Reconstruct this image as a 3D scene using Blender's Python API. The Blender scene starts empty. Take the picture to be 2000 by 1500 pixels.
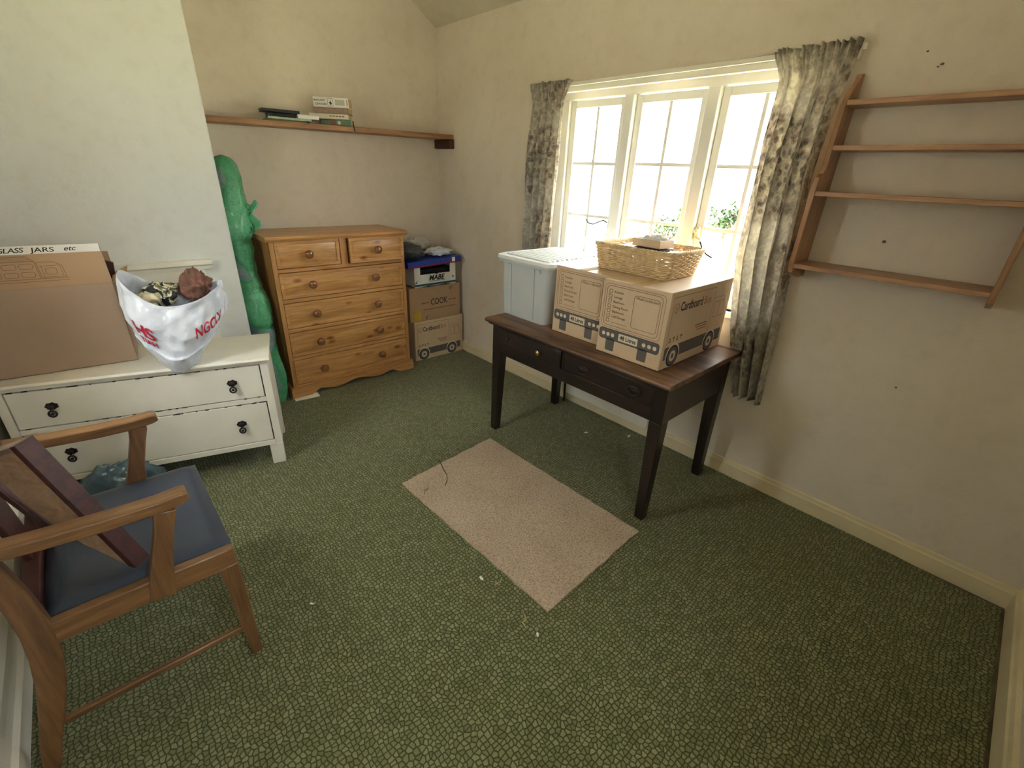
import bpy, bmesh, math, random
from mathutils import Vector, Matrix, noise
random.seed(7)
sc = bpy.context.scene
COL = sc.collection
R = math.radians

# ------------------------------------------------------------------ camera, sky, sun, exposure
cam_d = bpy.data.cameras.new('camera'); cam = bpy.data.objects.new('camera', cam_d); COL.objects.link(cam)
cam_d.sensor_width = 36.0; cam_d.lens = 36.0 * 883.9 / 2000.0; cam_d.clip_start = 0.05
YAW, PITCH, ROLL = R(43.45), R(24.89), R(2.65)
fw = Vector((math.sin(YAW)*math.cos(PITCH), math.cos(YAW)*math.cos(PITCH), -math.sin(PITCH)))
rt = Vector((math.cos(YAW), -math.sin(YAW), 0)); up = rt.cross(fw)
rr = math.cos(ROLL)*rt + math.sin(ROLL)*up; uu = -math.sin(ROLL)*rt + math.cos(ROLL)*up
cam.matrix_world = Matrix(((rr.x, uu.x, -fw.x, -2.37462), (rr.y, uu.y, -fw.y, -3.16165), (rr.z, uu.z, -fw.z, 1.5), (0, 0, 0, 1)))
sc.camera = cam

world = bpy.data.worlds.new('overcast_sky'); sc.world = world; world.use_nodes = True
bg = world.node_tree.nodes['Background']
# CIE overcast sky: three times brighter at the zenith than at the horizon
wt = world.node_tree; bg.inputs['Color'].default_value = (0.90, 0.95, 1.0, 1)
tcw = wt.nodes.new('ShaderNodeTexCoord'); sxyz = wt.nodes.new('ShaderNodeSeparateXYZ'); mxm = wt.nodes.new('ShaderNodeMath'); mxm.operation = 'MAXIMUM'; mxm.inputs[1].default_value = 0.0
mad = wt.nodes.new('ShaderNodeMath'); mad.operation = 'MULTIPLY_ADD'; mad.inputs[1].default_value = 1.6; mad.inputs[2].default_value = 0.8
wt.links.new(tcw.outputs['Generated'], sxyz.inputs[0]); wt.links.new(sxyz.outputs['Z'], mxm.inputs[0]); wt.links.new(mxm.outputs[0], mad.inputs[0]); wt.links.new(mad.outputs[0], bg.inputs['Strength'])
sun_d = bpy.data.lights.new('sun', 'SUN'); sun_d.energy = 6.0; sun_d.angle = R(3); sun_d.color = (1, .97, .92)
sun = bpy.data.objects.new('sun', sun_d); COL.objects.link(sun); sun.rotation_euler = (R(-42), 0, 0)
def portal(name, loc, rot, sx, sy):
    d = bpy.data.lights.new(name, 'AREA'); d.shape = 'RECTANGLE'; d.size = sx; d.size_y = sy; d.cycles.is_portal = True
    o = bpy.data.objects.new(name, d); COL.objects.link(o); o.location = loc; o.rotation_euler = rot
portal('window_portal', (0.16, -1.68, 1.42), (0, R(90), 0), 1.1, 1.56)
portal('added_rear_window_portal', (-2.07, -3.77, 1.52), (R(90), 0, 0), .5, 1.1)  # guides sky sampling through the added rear window
portal('added_side_window_portal', (-2.98, -1.225, 1.55), (0, R(-90), 0), 1.1, .45)  # guides sky sampling through the added left-wall window
sc.view_settings.view_transform = 'Standard'; sc.view_settings.look = 'None'
sc.view_settings.gamma = 1.0; sc.view_settings.use_curve_mapping = False
sc.view_settings.exposure = 3.95
sc.cycles.use_adaptive_sampling = True; sc.cycles.adaptive_threshold = 0.08
sc.cycles.max_bounces = 7; sc.cycles.diffuse_bounces = 5; sc.cycles.glossy_bounces = 3; sc.cycles.transparent_max_bounces = 12
sc.cycles.caustics_reflective = False; sc.cycles.caustics_refractive = False
sc.cycles.sample_clamp_indirect = 6.0

# ------------------------------------------------------------------ helpers
ORG = {}
def lin(c):
    return tuple(((x/255.0)/12.92 if x/255.0 <= .04045 else ((x/255.0+.055)/1.055)**2.4) for x in c) + (1,)

class MB:
    def __init__(s): s.v = []; s.f = []; s.m = []
    def add(s, vs, fs, mi=0):
        b = len(s.v); s.v += [Vector(p) for p in vs]
        for f in fs: s.f.append([b+i for i in f]); s.m.append(mi)
        return s
    def box(s, x0, x1, y0, y1, z0, z1, mi=0, M=None):
        vs = [Vector((x, y, z)) for z in (z0, z1) for y in (y0, y1) for x in (x0, x1)]
        if M: vs = [M @ p for p in vs]
        return s.add(vs, [(0,2,3,1),(4,5,7,6),(0,1,5,4),(2,6,7,3),(0,4,6,2),(1,3,7,5)], mi)
    def hexa(s, bot, top, mi=0):
        return s.add(list(bot)+list(top), [(3,2,1,0),(4,5,6,7),(0,1,5,4),(1,2,6,5),(2,3,7,6),(3,0,4,7)], mi)
    def prism(s, pts, d0, d1, axis, mi=0):
        def P(a, b, d): return {'x': (d, a, b), 'y': (a, d, b), 'z': (a, b, d)}[axis]
        n = len(pts); vs = [P(a, b, d0) for a, b in pts] + [P(a, b, d1) for a, b in pts]
        fs = [list(range(n))[::-1], list(range(n, 2*n))] + [(i, (i+1) % n, n+(i+1) % n, n+i) for i in range(n)]
        return s.add(vs, fs, mi)
    def tube(s, path, r, n=8, mi=0, closed=False, flat=None):
        path = [Vector(p) for p in path]; k = len(path); base = len(s.v)
        prev = None
        for i, p in enumerate(path):
            if closed: t = path[(i+1) % k]-path[i-1]
            else: t = path[min(i+1, k-1)]-path[max(i-1, 0)]
            t.normalize()
            if prev is None:
                a = Vector((0, 0, 1)) if abs(t.z) < .9 else Vector((1, 0, 0))
                nrm = (a - t*a.dot(t)).normalized()
            else: nrm = (prev - t*prev.dot(t)).normalized()
            prev = nrm; bn = t.cross(nrm); ri = r[i] if isinstance(r, (list, tuple)) else r
            for j in range(n):
                a = 2*math.pi*(j+.5)/n
                s.v.append(p + nrm*math.cos(a)*ri*(flat or 1) + bn*math.sin(a)*ri)
        for i in range(k if closed else k-1):
            for j in range(n):
                a, b = base+i*n, base+((i+1) % k)*n
                s.f.append([a+j, a+(j+1) % n, b+(j+1) % n, b+j]); s.m.append(mi)
        if not closed:
            s.f.append([base+j for j in range(n)][::-1]); s.m.append(mi)
            s.f.append([base+(k-1)*n+j for j in range(n)]); s.m.append(mi)
        return s
    def lathe(s, prof, o=(0,0,0), axis=(0,0,1), n=16, mi=0, sx=1, sy=1):
        ax = Vector(axis).normalized(); a = Vector((0,0,1)) if abs(ax.z) < .9 else Vector((1,0,0))
        e1 = (a-ax*a.dot(ax)).normalized(); e2 = ax.cross(e1); o = Vector(o); b = len(s.v)
        for r, h in prof:
            for j in range(n):
                t = 2*math.pi*j/n; s.v.append(o+ax*h+e1*math.cos(t)*r*sx+e2*math.sin(t)*r*sy)
        for i in range(len(prof)-1):
            for j in range(n):
                s.f.append([b+i*n+j, b+i*n+(j+1) % n, b+(i+1)*n+(j+1) % n, b+(i+1)*n+j]); s.m.append(mi)
        s.f.append([b+j for j in range(n)][::-1]); s.m.append(mi)
        s.f.append([b+(len(prof)-1)*n+j for j in range(n)]); s.m.append(mi)
        return s
    def grid(s, nu, nv, fn, mi=0, cu=False):
        b = len(s.v)
        for i in range(nu+(0 if cu else 1)):
            for j in range(nv+1): s.v.append(Vector(fn(i/nu, j/nv)))
        N = nu if cu else nu+1
        for i in range(nu):
            for j in range(nv):
                a, c = b+i*(nv+1)+j, b+((i+1) % N)*(nv+1)+j
                s.f.append([a, c, c+1, a+1]); s.m.append(mi)
        return s
    def mesh(s, name, mats, off=Vector((0,0,0)), fix=True):
        me = bpy.data.meshes.new(name); me.from_pydata([p-off for p in s.v], [], s.f)
        for m in (mats if isinstance(mats, (list, tuple)) else [mats]): me.materials.append(m)
        for p, mi in zip(me.polygons, s.m): p.material_index = mi
        if fix:
            bm = bmesh.new(); bm.from_mesh(me); bmesh.ops.recalc_face_normals(bm, faces=bm.faces); bm.to_mesh(me); bm.free()
        me.update(); return me
    def build(s, name, mats, parent=None, bevel=0, smooth=False, local=False, solid=0, fix=True, seg=2):
        org = Vector((0,0,0)) if (parent is None or local) else ORG.get(parent.name, Vector((0,0,0)))
        return finish(name, s.mesh(name, mats, org, fix), parent, bevel, smooth, solid, seg, org)
def finish(name, me, parent=None, bevel=0, smooth=False, solid=0, seg=2, org=Vector((0,0,0))):
    o = bpy.data.objects.new(name, me); COL.objects.link(o)
    if parent: o.parent = parent
    ORG[o.name] = org
    if solid:
        m = o.modifiers.new('solid', 'SOLIDIFY'); m.thickness = solid; m.offset = 0
    if bevel:
        m = o.modifiers.new('bevel', 'BEVEL'); m.width = bevel; m.segments = seg; m.limit_method = 'ANGLE'; m.angle_limit = R(35)
    if smooth or bevel:
        for p in me.polygons: p.use_smooth = True
        if not smooth or smooth == 'auto':
            try: me.set_sharp_from_angle(angle=R(38))
            except Exception: pass
    return o
def inst(name, me, parent, loc, rot=(0,0,0)):
    o = bpy.data.objects.new(name, me); COL.objects.link(o); o.parent = parent
    o.location = Vector(loc) - ORG.get(parent.name, Vector((0,0,0))) if parent else Vector(loc)
    o.rotation_euler = rot; ORG[o.name] = Vector((0,0,0)); return o
def tag(o, label, cat, group=None):
    o['label'] = label; o['category'] = cat
    if group: o['group'] = group
    return o
def struct(o, label=None):
    o['kind'] = 'structure'
    if label: o['label'] = label
    return o
def thing(name, label, cat, loc, rz=0, group=None):
    o = bpy.data.objects.new(name, None); COL.objects.link(o); o.location = loc; o.rotation_euler = (0,0,rz)
    o.empty_display_size = .1
    ORG[o.name] = Vector(loc) if rz == 0 else Vector((0,0,0))
    return tag(o, label, cat, group)

# ------------------------------------------------------------------ materials
def nt(name):
    m = bpy.data.materials.new(name); m.use_nodes = True; t = m.node_tree; b = t.nodes['Principled BSDF']; return m, t, b
def N(t, typ, **kw):
    n = t.nodes.new(typ)
    for k, v in kw.items():
        if k in n.inputs: n.inputs[k].default_value = v
        else: setattr(n, k, v)
    return n
def ramp(t, stops):
    n = t.nodes.new('ShaderNodeValToRGB'); e = n.color_ramp.elements
    while len(e) < len(stops): e.new(.5)
    for x, (p, c) in zip(e, stops): x.position = p; x.color = c if len(c) == 4 else c+(1,)
    return n
def coords(t, scale=(1,1,1), rot=(0,0,0), kind='Object'):
    tc = N(t, 'ShaderNodeTexCoord'); mp = N(t, 'ShaderNodeMapping'); mp.inputs['Scale'].default_value = scale; mp.inputs['Rotation'].default_value = rot
    t.links.new(tc.outputs[kind], mp.inputs['Vector']); return mp.outputs['Vector']
def bump(t, b, h, strength, dist=.01):
    n = N(t, 'ShaderNodeBump', Strength=strength, Distance=dist); t.links.new(h, n.inputs['Height']); t.links.new(n.outputs['Normal'], b.inputs['Normal']); return n
def mixc(t, fac, a, b, mode='MIX'):
    n = N(t, 'ShaderNodeMix', data_type='RGBA', blend_type=mode)
    for s, x in ((n.inputs[0], fac), (n.inputs[6], a), (n.inputs[7], b)):
        if hasattr(x, 'is_linked'): t.links.new(x, s)
        else: s.default_value = x
    return n.outputs[2]
def plain(name, c, rough=.6, var=.12, scale=6, bumps=0, bscale=60, metal=0, spec=.4, **kw):
    m, t, b = nt(name); c = lin(c)
    v = coords(t); nz = N(t, 'ShaderNodeTexNoise', Scale=scale, Detail=4.0); t.links.new(v, nz.inputs['Vector'])
    lo = tuple(x*(1-var) for x in c[:3])+(1,); hi = tuple(min(1, x*(1+var)) for x in c[:3])+(1,)
    r = ramp(t, [(.3, lo), (.7, hi)]); t.links.new(nz.outputs['Fac'], r.inputs['Fac']); t.links.new(r.outputs['Color'], b.inputs['Base Color'])
    b.inputs['Roughness'].default_value = rough; b.inputs['Metallic'].default_value = metal; b.inputs['Specular IOR Level'].default_value = spec
    if bumps:
        n2 = N(t, 'ShaderNodeTexNoise', Scale=bscale, Detail=3.0); t.links.new(v, n2.inputs['Vector']); bump(t, b, n2.outputs['Fac'], bumps)
    for k, x in kw.items(): b.inputs[k.replace('_', ' ')].default_value = x
    return m
def wood(name, dark, light, axis='x', rough=.45, sc_=1.0, knots=False, bump_s=.08, coat=0, contrast=(.3, .75)):
    m, t, b = nt(name); k = {'x': (1.2, 14, 14), 'y': (14, 1.2, 14), 'z': (14, 14, 1.2)}[axis]
    v = coords(t, tuple(q*sc_ for q in k))
    n1 = N(t, 'ShaderNodeTexNoise', Scale=1.6, Detail=6.0, Roughness=.6, Distortion=1.2); t.links.new(v, n1.inputs['Vector'])
    n2 = N(t, 'ShaderNodeTexNoise', Scale=9.0, Detail=3.0); t.links.new(v, n2.inputs['Vector'])
    r = ramp(t, [(contrast[0], lin(dark)), (contrast[1], lin(light))]); t.links.new(n1.outputs['Fac'], r.inputs['Fac'])
    c = mixc(t, .25, r.outputs['Color'], ramp_from(t, n2.outputs['Fac'], [(.3, lin(dark)), (.6, lin(light))]), 'MULTIPLY') if False else r.outputs['Color']
    r2 = ramp(t, [(.35, (.72,.72,.72,1)), (.6, (1,1,1,1))]); t.links.new(n2.outputs['Fac'], r2.inputs['Fac'])
    c = mixc(t, .6, c, r2.outputs['Color'], 'MULTIPLY')
    if knots:
        k2 = {'x': (5, 11, 11), 'y': (11, 5, 11), 'z': (11, 11, 5)}[axis]
        v2 = coords(t, k2); vo = N(t, 'ShaderNodeTexVoronoi', Scale=1.0); t.links.new(v2, vo.inputs['Vector'])
        rk = ramp(t, [(.05, (.16,.06,.02,1)), (.13, (.62,.42,.25,1)), (.2, (1,1,1,1))]); t.links.new(vo.outputs['Distance'], rk.inputs['Fac'])
        c = mixc(t, .85, c, rk.outputs['Color'], 'MULTIPLY')
    t.links.new(c, b.inputs['Base Color']); b.inputs['Roughness'].default_value = rough; b.inputs['Coat Weight'].default_value = coat; b.inputs['Coat Roughness'].default_value = .25
    if bump_s: bump(t, b, n2.outputs['Fac'], bump_s, .004)
    return m
def plaster(name, base, stain, rough=.85):
    m, t, b = nt(name); v = coords(t)
    n1 = N(t, 'ShaderNodeTexNoise', Scale=1.3, Detail=5.0, Roughness=.55); t.links.new(v, n1.inputs['Vector'])
    n2 = N(t, 'ShaderNodeTexNoise', Scale=11.0, Detail=5.0, Roughness=.65); t.links.new(v, n2.inputs['Vector'])
    n3 = N(t, 'ShaderNodeTexNoise', Scale=4.0, Detail=3.0); t.links.new(v, n3.inputs['Vector'])
    r = ramp(t, [(.35, lin(stain)), (.62, lin(base))]); t.links.new(n1.outputs['Fac'], r.inputs['Fac'])
    r2 = ramp(t, [(.25, (.90,.885,.86,1)), (.5, (1,1,1,1))]); t.links.new(n2.outputs['Fac'], r2.inputs['Fac'])
    t.links.new(mixc(t, .7, r.outputs['Color'], r2.outputs['Color'], 'MULTIPLY'), b.inputs['Base Color'])
    b.inputs['Roughness'].default_value = rough; b.inputs['Specular IOR Level'].default_value = .2
    add = N(t, 'ShaderNodeMath', operation='ADD'); t.links.new(n2.outputs['Fac'], add.inputs[0]); t.links.new(n3.outputs['Fac'], add.inputs[1])
    bump(t, b, add.outputs[0], .35, .012); return m

M = {}
M['wall'] = plaster('cream_plaster', (228,218,203), (219,206,188))
M['chimney'] = plaster('white_plaster', (222,224,219), (217,217,210))
M['ceiling'] = plaster('ceiling_plaster', (214,206,184), (204,194,170))
M['white_paint'] = plain('old_white_gloss', (236,231,216), .35, .06, 5, .06, 40)
M['skirting'] = plain('cream_gloss', (226,212,176), .4, .07, 6, .08, 30)
M['frame_paint'] = plain('window_frame_paint', (230,228,220), .4, .04, 6, .05, 40)
M['pine_x'] = wood('pine_grain_across', (172,118,66), (222,170,108), 'x', .38, 1, False, .05, .25)
M['pine_y'] = wood('pine_grain_deep', (164,112,62), (214,162,102), 'y', .38, 1, False, .05, .25)
M['pine_z'] = wood('pine_grain_upright', (164,112,62), (214,162,102), 'z', .38, 1, False, .05, .25)
M['pine_knot'] = wood('pine_with_knots', (176,122,68), (228,176,112), 'x', .36, 1, True, .05, .3)
M['knob'] = wood('turned_brown_knob', (116,72,42), (158,106,66), 'y', .16, 2, False, .02, .6)
M['shelfwood_x'] = wood('alcove_shelf_pine', (130,90,58), (186,140,96), 'x', .5, 1, False, .06)
M['shelfwood_y'] = wood('hanging_shelf_pine', (158,116,84), (202,158,118), 'y', .45, 1, False, .05, .15)
M['shelfwood_z'] = wood('hanging_shelf_upright', (152,110,80), (194,150,112), 'z', .45, 1, False, .05, .15)
M['batten'] = plain('dark_brown_batten', (72,44,32), .6, .2, 12)
M['oak_z'] = wood('oak_upright', (98,68,42), (144,104,66), 'z', .4, 1.2, False, .05, .25)
M['oak_x'] = wood('oak_along', (106,74,46), (158,116,74), 'x', .38, 1.2, False, .05, .3)
M['oak_y'] = wood('oak_across', (98,68,42), (144,104,66), 'y', .4, 1.2, False, .05, .25)
M['desk_top'] = wood('worn_desk_top', (66,44,30), (146,106,72), 'y', .4, .6, False, .15, .2, (.36, .7))
M['desk_y'] = wood('black_brown_front', (20,13,11), (48,28,20), 'y', .35, .8, False, .1, .3)
M['desk_x'] = wood('black_brown_side', (20,13,11), (46,28,19), 'x', .38, .8, False, .1, .3)
M['desk_z'] = wood('black_brown_leg', (18,12,10), (44,26,19), 'z', .35, .8, False, .1, .3)
M['maroon'] = wood('maroon_wood', (52,22,20), (88,42,34), 'x', .5, 1, False, .08)
M['tan_wood'] = wood('raw_tan_wood', (150,118,90), (186,156,126), 'x', .6, 1, False, .05)
M['grey_wood'] = wood('dusty_brown_wood', (112,90,80), (148,124,110), 'x', .6, 1, False, .05)
M['dark_metal'] = plain('blackened_brass', (58,50,46), .45, .3, 30, .1, 90, .7)
M['desk_metal'] = plain('worn_handle_metal', (74,64,58), .4, .2, 30, .1, 90, .6)
M['brass'] = plain('dull_brass', (176,146,86), .35, .2, 30, 0, 60, .9)
M['card'] = plain('brown_cardboard', (212,186,154), .42, .05, 5, .02, 120, 0, .55)
M['card_old'] = plain('dull_cardboard', (178,146,114), .85, .06, 4, .05, 100)
M['card_dull'] = plain('grey_brown_cardboard', (170,146,124), .85, .06, 4, .05, 100)
M['card_light'] = plain('fresh_cardboard', (208,176,134), .8, .05, 5, .04, 120)
M['ink_grey'] = plain('grey_ink', (104,98,92), .8, .05)
M['ink_dark'] = plain('dark_ink', (44,38,36), .8, .05)
M['ink_brown'] = plain('brown_ink', (130,96,70), .8, .05)
M['ink_red'] = plain('red_brown_ink', (176,112,90), .8, .05)
M['ink_white'] = plain('pale_ink', (222,208,186), .8, .03)
M['red_print'] = plain('red_print', (196,36,60), .5, .05)
M['blue_vinyl'] = plain('navy_vinyl', (56,64,76), .36, .12, 9, .05, 120, 0, .5)
M['paper'] = plain('white_paper', (236,232,224), .7, .04)
M['page'] = plain('page_edges', (206,178,128), .8, .1, 40)
M['tape'] = plain('white_tape', (226,222,214), .5, .04)
M['cable'] = plain('dark_cable', (34,26,24), .5, .1)
M['black'] = plain('black_plastic', (20,20,22), .35, .1)
M['bin'] = plain('blue_grey_plastic', (198,202,202), .3, .05, 3, .02, 30, 0, .5, Subsurface_Weight=.15)
M['bin_lid'] = plain('pale_plastic_lid', (224,226,224), .2, .04, 3, 0, 30, 0, .5)
M['wicker'] = plain('willow', (226,198,152), .6, .22, 40, .2, 140)
M['lining'] = plain('lace_cloth', (222,204,196), .9, .15, 60, .3, 160)
M['fuzzy'] = plain('dark_felt', (72,66,68), .95, .3, 90, .5, 200)
M['white_bag'] = plain('white_polythene', (220,224,232), .26, .06, 7, .5, 30, 0, .5)
M['teal_bag'] = plain('dark_teal_polythene', (70,90,96), .25, .35, 9, .5, 24, 0, .5)
M['grey_bag'] = plain('grey_polythene', (84,84,86), .35, .15, 12, .3, 26)
M['blue_print'] = plain('blue_box_lid', (44,66,160), .5, .06)
M['tray_white'] = plain('white_printed_card', (224,222,214), .6, .05)
M['teal_print'] = plain('teal_print', (36,92,92), .6, .1)
M['straw'] = plain('straw_thread', (196,184,140), .9, .1)
M['twig'] = plain('dark_thread', (70,62,38), .9, .1)
M['plug'] = plain('grey_wall_plug', (112,104,92), .7, .2, 60)
M['pink'] = plain('pink_cloth', (196,138,124), .9, .1, 20, .3, 60)

def carpet_mat():
    m, t, b = nt('green_patterned_carpet'); v = coords(t)
    nz = N(t, 'ShaderNodeTexNoise', Scale=7.0, Detail=2.0); t.links.new(v, nz.inputs['Vector'])
    wob = mixc(t, .035, v, nz.outputs['Color'], 'ADD')
    vo = N(t, 'ShaderNodeTexVoronoi', Scale=66.0, Randomness=.62, feature='DISTANCE_TO_EDGE', voronoi_dimensions='2D'); t.links.new(wob, vo.inputs['Vector'])
    vc = N(t, 'ShaderNodeTexVoronoi', Scale=66.0, Randomness=.62, voronoi_dimensions='2D'); t.links.new(wob, vc.inputs['Vector'])
    r = ramp(t, [(.03, (0,0,0,1)), (.19, (1,1,1,1))]); t.links.new(vo.outputs['Distance'], r.inputs['Fac'])
    sep = N(t, 'ShaderNodeSeparateColor'); t.links.new(vc.outputs['Color'], sep.inputs[0])
    cell = ramp(t, [(0, lin((124,128,90))), (.5, lin((141,144,105))), (1, lin((157,159,122)))]); t.links.new(sep.outputs[0], cell.inputs['Fac'])
    c = mixc(t, r.outputs['Color'], lin((74,74,36)), cell.outputs['Color'])
    big = N(t, 'ShaderNodeTexNoise', Scale=1.7, Detail=4.0, Roughness=.6); t.links.new(v, big.inputs['Vector'])
    rb = ramp(t, [(.3, (.88,.86,.82,1)), (.65, (1.0,1.0,1.0,1))]); t.links.new(big.outputs['Fac'], rb.inputs['Fac'])
    c = mixc(t, .9, c, rb.outputs['Color'], 'MULTIPLY')
    fine = N(t, 'ShaderNodeTexNoise', Scale=420.0, Detail=2.0); t.links.new(v, fine.inputs['Vector'])
    rf = ramp(t, [(.3, (.62,.62,.62,1)), (.7, (1.15,1.15,1.15,1))]); t.links.new(fine.outputs['Fac'], rf.inputs['Fac'])
    c = mixc(t, 1.0, c, rf.outputs['Color'], 'MULTIPLY')
    t.links.new(c, b.inputs['Base Color']); b.inputs['Roughness'].default_value = .95; b.inputs['Specular IOR Level'].default_value = .1
    b.inputs['Sheen Weight'].default_value = .15
    bump(t, b, fine.outputs['Fac'], .6, .004); return m
M['carpet'] = carpet_mat()
def rug_mat():
    m, t, b = nt('beige_carpet_offcut'); v = coords(t)
    n1 = N(t, 'ShaderNodeTexNoise', Scale=130.0, Detail=3.0, Roughness=.7); t.links.new(v, n1.inputs['Vector'])
    n2 = N(t, 'ShaderNodeTexNoise', Scale=4.0, Detail=3.0); t.links.new(v, n2.inputs['Vector'])
    r = ramp(t, [(.3, lin((150,130,108))), (.5, lin((198,178,156))), (.7, lin((220,202,182)))]); t.links.new(n1.outputs['Fac'], r.inputs['Fac'])
    r2 = ramp(t, [(.35, (.88,.86,.84,1)), (.6, (1,1,1,1))]); t.links.new(n2.outputs['Fac'], r2.inputs['Fac'])
    t.links.new(mixc(t, .8, r.outputs['Color'], r2.outputs['Color'], 'MULTIPLY'), b.inputs['Base Color'])
    b.inputs['Roughness'].default_value = .95; b.inputs['Specular IOR Level'].default_value = .1; bump(t, b, n1.outputs['Fac'], .7, .006); return m
M['rug'] = rug_mat()
def curtain_mat():
    m, t, b = nt('faded_floral_cotton'); v = coords(t)
    n0 = N(t, 'ShaderNodeTexNoise', Scale=3.2, Detail=3.0); t.links.new(v, n0.inputs['Vector'])
    n1 = N(t, 'ShaderNodeTexNoise', Scale=30.0, Detail=5.0, Roughness=.7, Distortion=.6); t.links.new(v, n1.inputs['Vector'])
    vo = N(t, 'ShaderNodeTexVoronoi', Scale=34.0); t.links.new(v, vo.inputs['Vector'])
    flower = ramp(t, [(.42, (0,0,0,1)), (.54, (1,1,1,1))]); t.links.new(n0.outputs['Fac'], flower.inputs['Fac'])
    pet = ramp(t, [(0, lin((112,66,48))), (.25, lin((160,116,90))), (.4, lin((112,112,108))), (.6, lin((208,198,176)))]); t.links.new(vo.outputs['Distance'], pet.inputs['Fac'])
    lf = ramp(t, [(.38, lin((104,102,104))), (.48, lin((178,172,164))), (.58, lin((240,233,220)))]); t.links.new(n1.outputs['Fac'], lf.inputs['Fac'])
    base = mixc(t, .6, lf.outputs['Color'], pet.outputs['Color'])
    c = mixc(t, flower.outputs['Color'], mixc(t, .35, lin((222,216,204)), lf.outputs['Color']), base)
    t.links.new(c, b.inputs['Base Color']); b.inputs['Roughness'].default_value = .9; b.inputs['Specular IOR Level'].default_value = .1
    tr = N(t, 'ShaderNodeBsdfTranslucent'); t.links.new(c, tr.inputs['Color']); mx = N(t, 'ShaderNodeMixShader', Fac=.42)
    t.links.new(b.outputs[0], mx.inputs[1]); t.links.new(tr.outputs[0], mx.inputs[2]); t.links.new(mx.outputs[0], t.nodes['Material Output'].inputs['Surface'])
    bump(t, b, n1.outputs['Fac'], .15, .004); return m
M['curtain'] = curtain_mat()
def glass_mat():
    m, t, b = nt('window_glass'); t.nodes.remove(b)
    tr = N(t, 'ShaderNodeBsdfTransparent'); tr.inputs['Color'].default_value = (.96,.97,.96,1)
    gl = N(t, 'ShaderNodeBsdfGlossy', Roughness=.02); mx = N(t, 'ShaderNodeMixShader', Fac=.035)
    t.links.new(tr.outputs[0], mx.inputs[1]); t.links.new(gl.outputs[0], mx.inputs[2])
    t.links.new(mx.outputs[0], t.nodes['Material Output'].inputs['Surface']); return m
M['glass'] = glass_mat()
def green_plastic():
    m, t, b = nt('green_polythene_over_grey'); v = coords(t)
    n1 = N(t, 'ShaderNodeTexNoise', Scale=3.0, Detail=2.0, Distortion=.5); t.links.new(v, n1.inputs['Vector'])
    n2 = N(t, 'ShaderNodeTexNoise', Scale=38.0, Detail=4.0, Roughness=.7, Distortion=2.0); t.links.new(v, n2.inputs['Vector'])
    r = ramp(t, [(.36, lin((138,156,158))), (.44, lin((70,160,108))), (.7, lin((126,210,160)))]); t.links.new(n1.outputs['Fac'], r.inputs['Fac'])
    r2 = ramp(t, [(.3, (.55,.6,.58,1)), (.65, (1.1,1.1,1.1,1))]); t.links.new(n2.outputs['Fac'], r2.inputs['Fac'])
    t.links.new(mixc(t, .8, r.outputs['Color'], r2.outputs['Color'], 'MULTIPLY'), b.inputs['Base Color'])
    b.inputs['Roughness'].default_value = .18; b.inputs['Coat Weight'].default_value = .4; bump(t, b, n2.outputs['Fac'], .55, .014); return m
M['green'] = green_plastic()
def clear_plastic():
    m, t, b = nt('thin_clear_polythene'); t.nodes.remove(b)
    tr = N(t, 'ShaderNodeBsdfTransparent'); df = N(t, 'ShaderNodeBsdfPrincipled', Roughness=.2); df.inputs['Base Color'].default_value = (.75,.74,.7,1)
    mx = N(t, 'ShaderNodeMixShader', Fac=.55); t.links.new(tr.outputs[0], mx.inputs[1]); t.links.new(df.outputs[0], mx.inputs[2])
    t.links.new(mx.outputs[0], t.nodes['Material Output'].inputs['Surface']); return m
M['clear'] = clear_plastic()
def cloth_mat(name, a, c, bcol, scale):
    m, t, b = nt(name); v = coords(t)
    w = N(t, 'ShaderNodeTexNoise', Scale=scale, Detail=2.0, Distortion=1.5); t.links.new(v, w.inputs['Vector'])
    r = ramp(t, [(.4, lin(a)), (.48, lin(c)), (.56, lin(bcol)), (.62, lin(a))]); r.color_ramp.interpolation = 'CONSTANT'; t.links.new(w.outputs['Fac'], r.inputs['Fac'])
    t.links.new(r.outputs['Color'], b.inputs['Base Color']); b.inputs['Roughness'].default_value = .9; return m
M['garment_a'] = cloth_mat('striped_cloth', (46,48,42), (206,198,170), (120,116,90), 14)
M['garment_b'] = cloth_mat('russet_cloth', (120,84,68), (142,92,80), (96,72,54), 9)
M['garment_c'] = plain('cream_cloth', (214,202,168), .9, .12, 20, .3, 60)
def leaf_mat():
    m, t, b = nt('bush_leaf'); v = coords(t); nz = N(t, 'ShaderNodeTexNoise', Scale=3.0); t.links.new(v, nz.inputs['Vector'])
    r = ramp(t, [(.3, (.012,.03,.006,1)), (.7, (.04,.085,.02,1))]); t.links.new(nz.outputs['Fac'], r.inputs['Fac']); t.links.new(r.outputs['Color'], b.inputs['Base Color'])
    b.inputs['Roughness'].default_value = .6; return m
M['leaf'] = leaf_mat()
M['lawn'] = plain('sunlit_lawn', (174,170,142), .95, .12, .6)
M['bark'] = plain('grey_bark', (92,80,66), .9, .2, 8, .4, 30)

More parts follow.
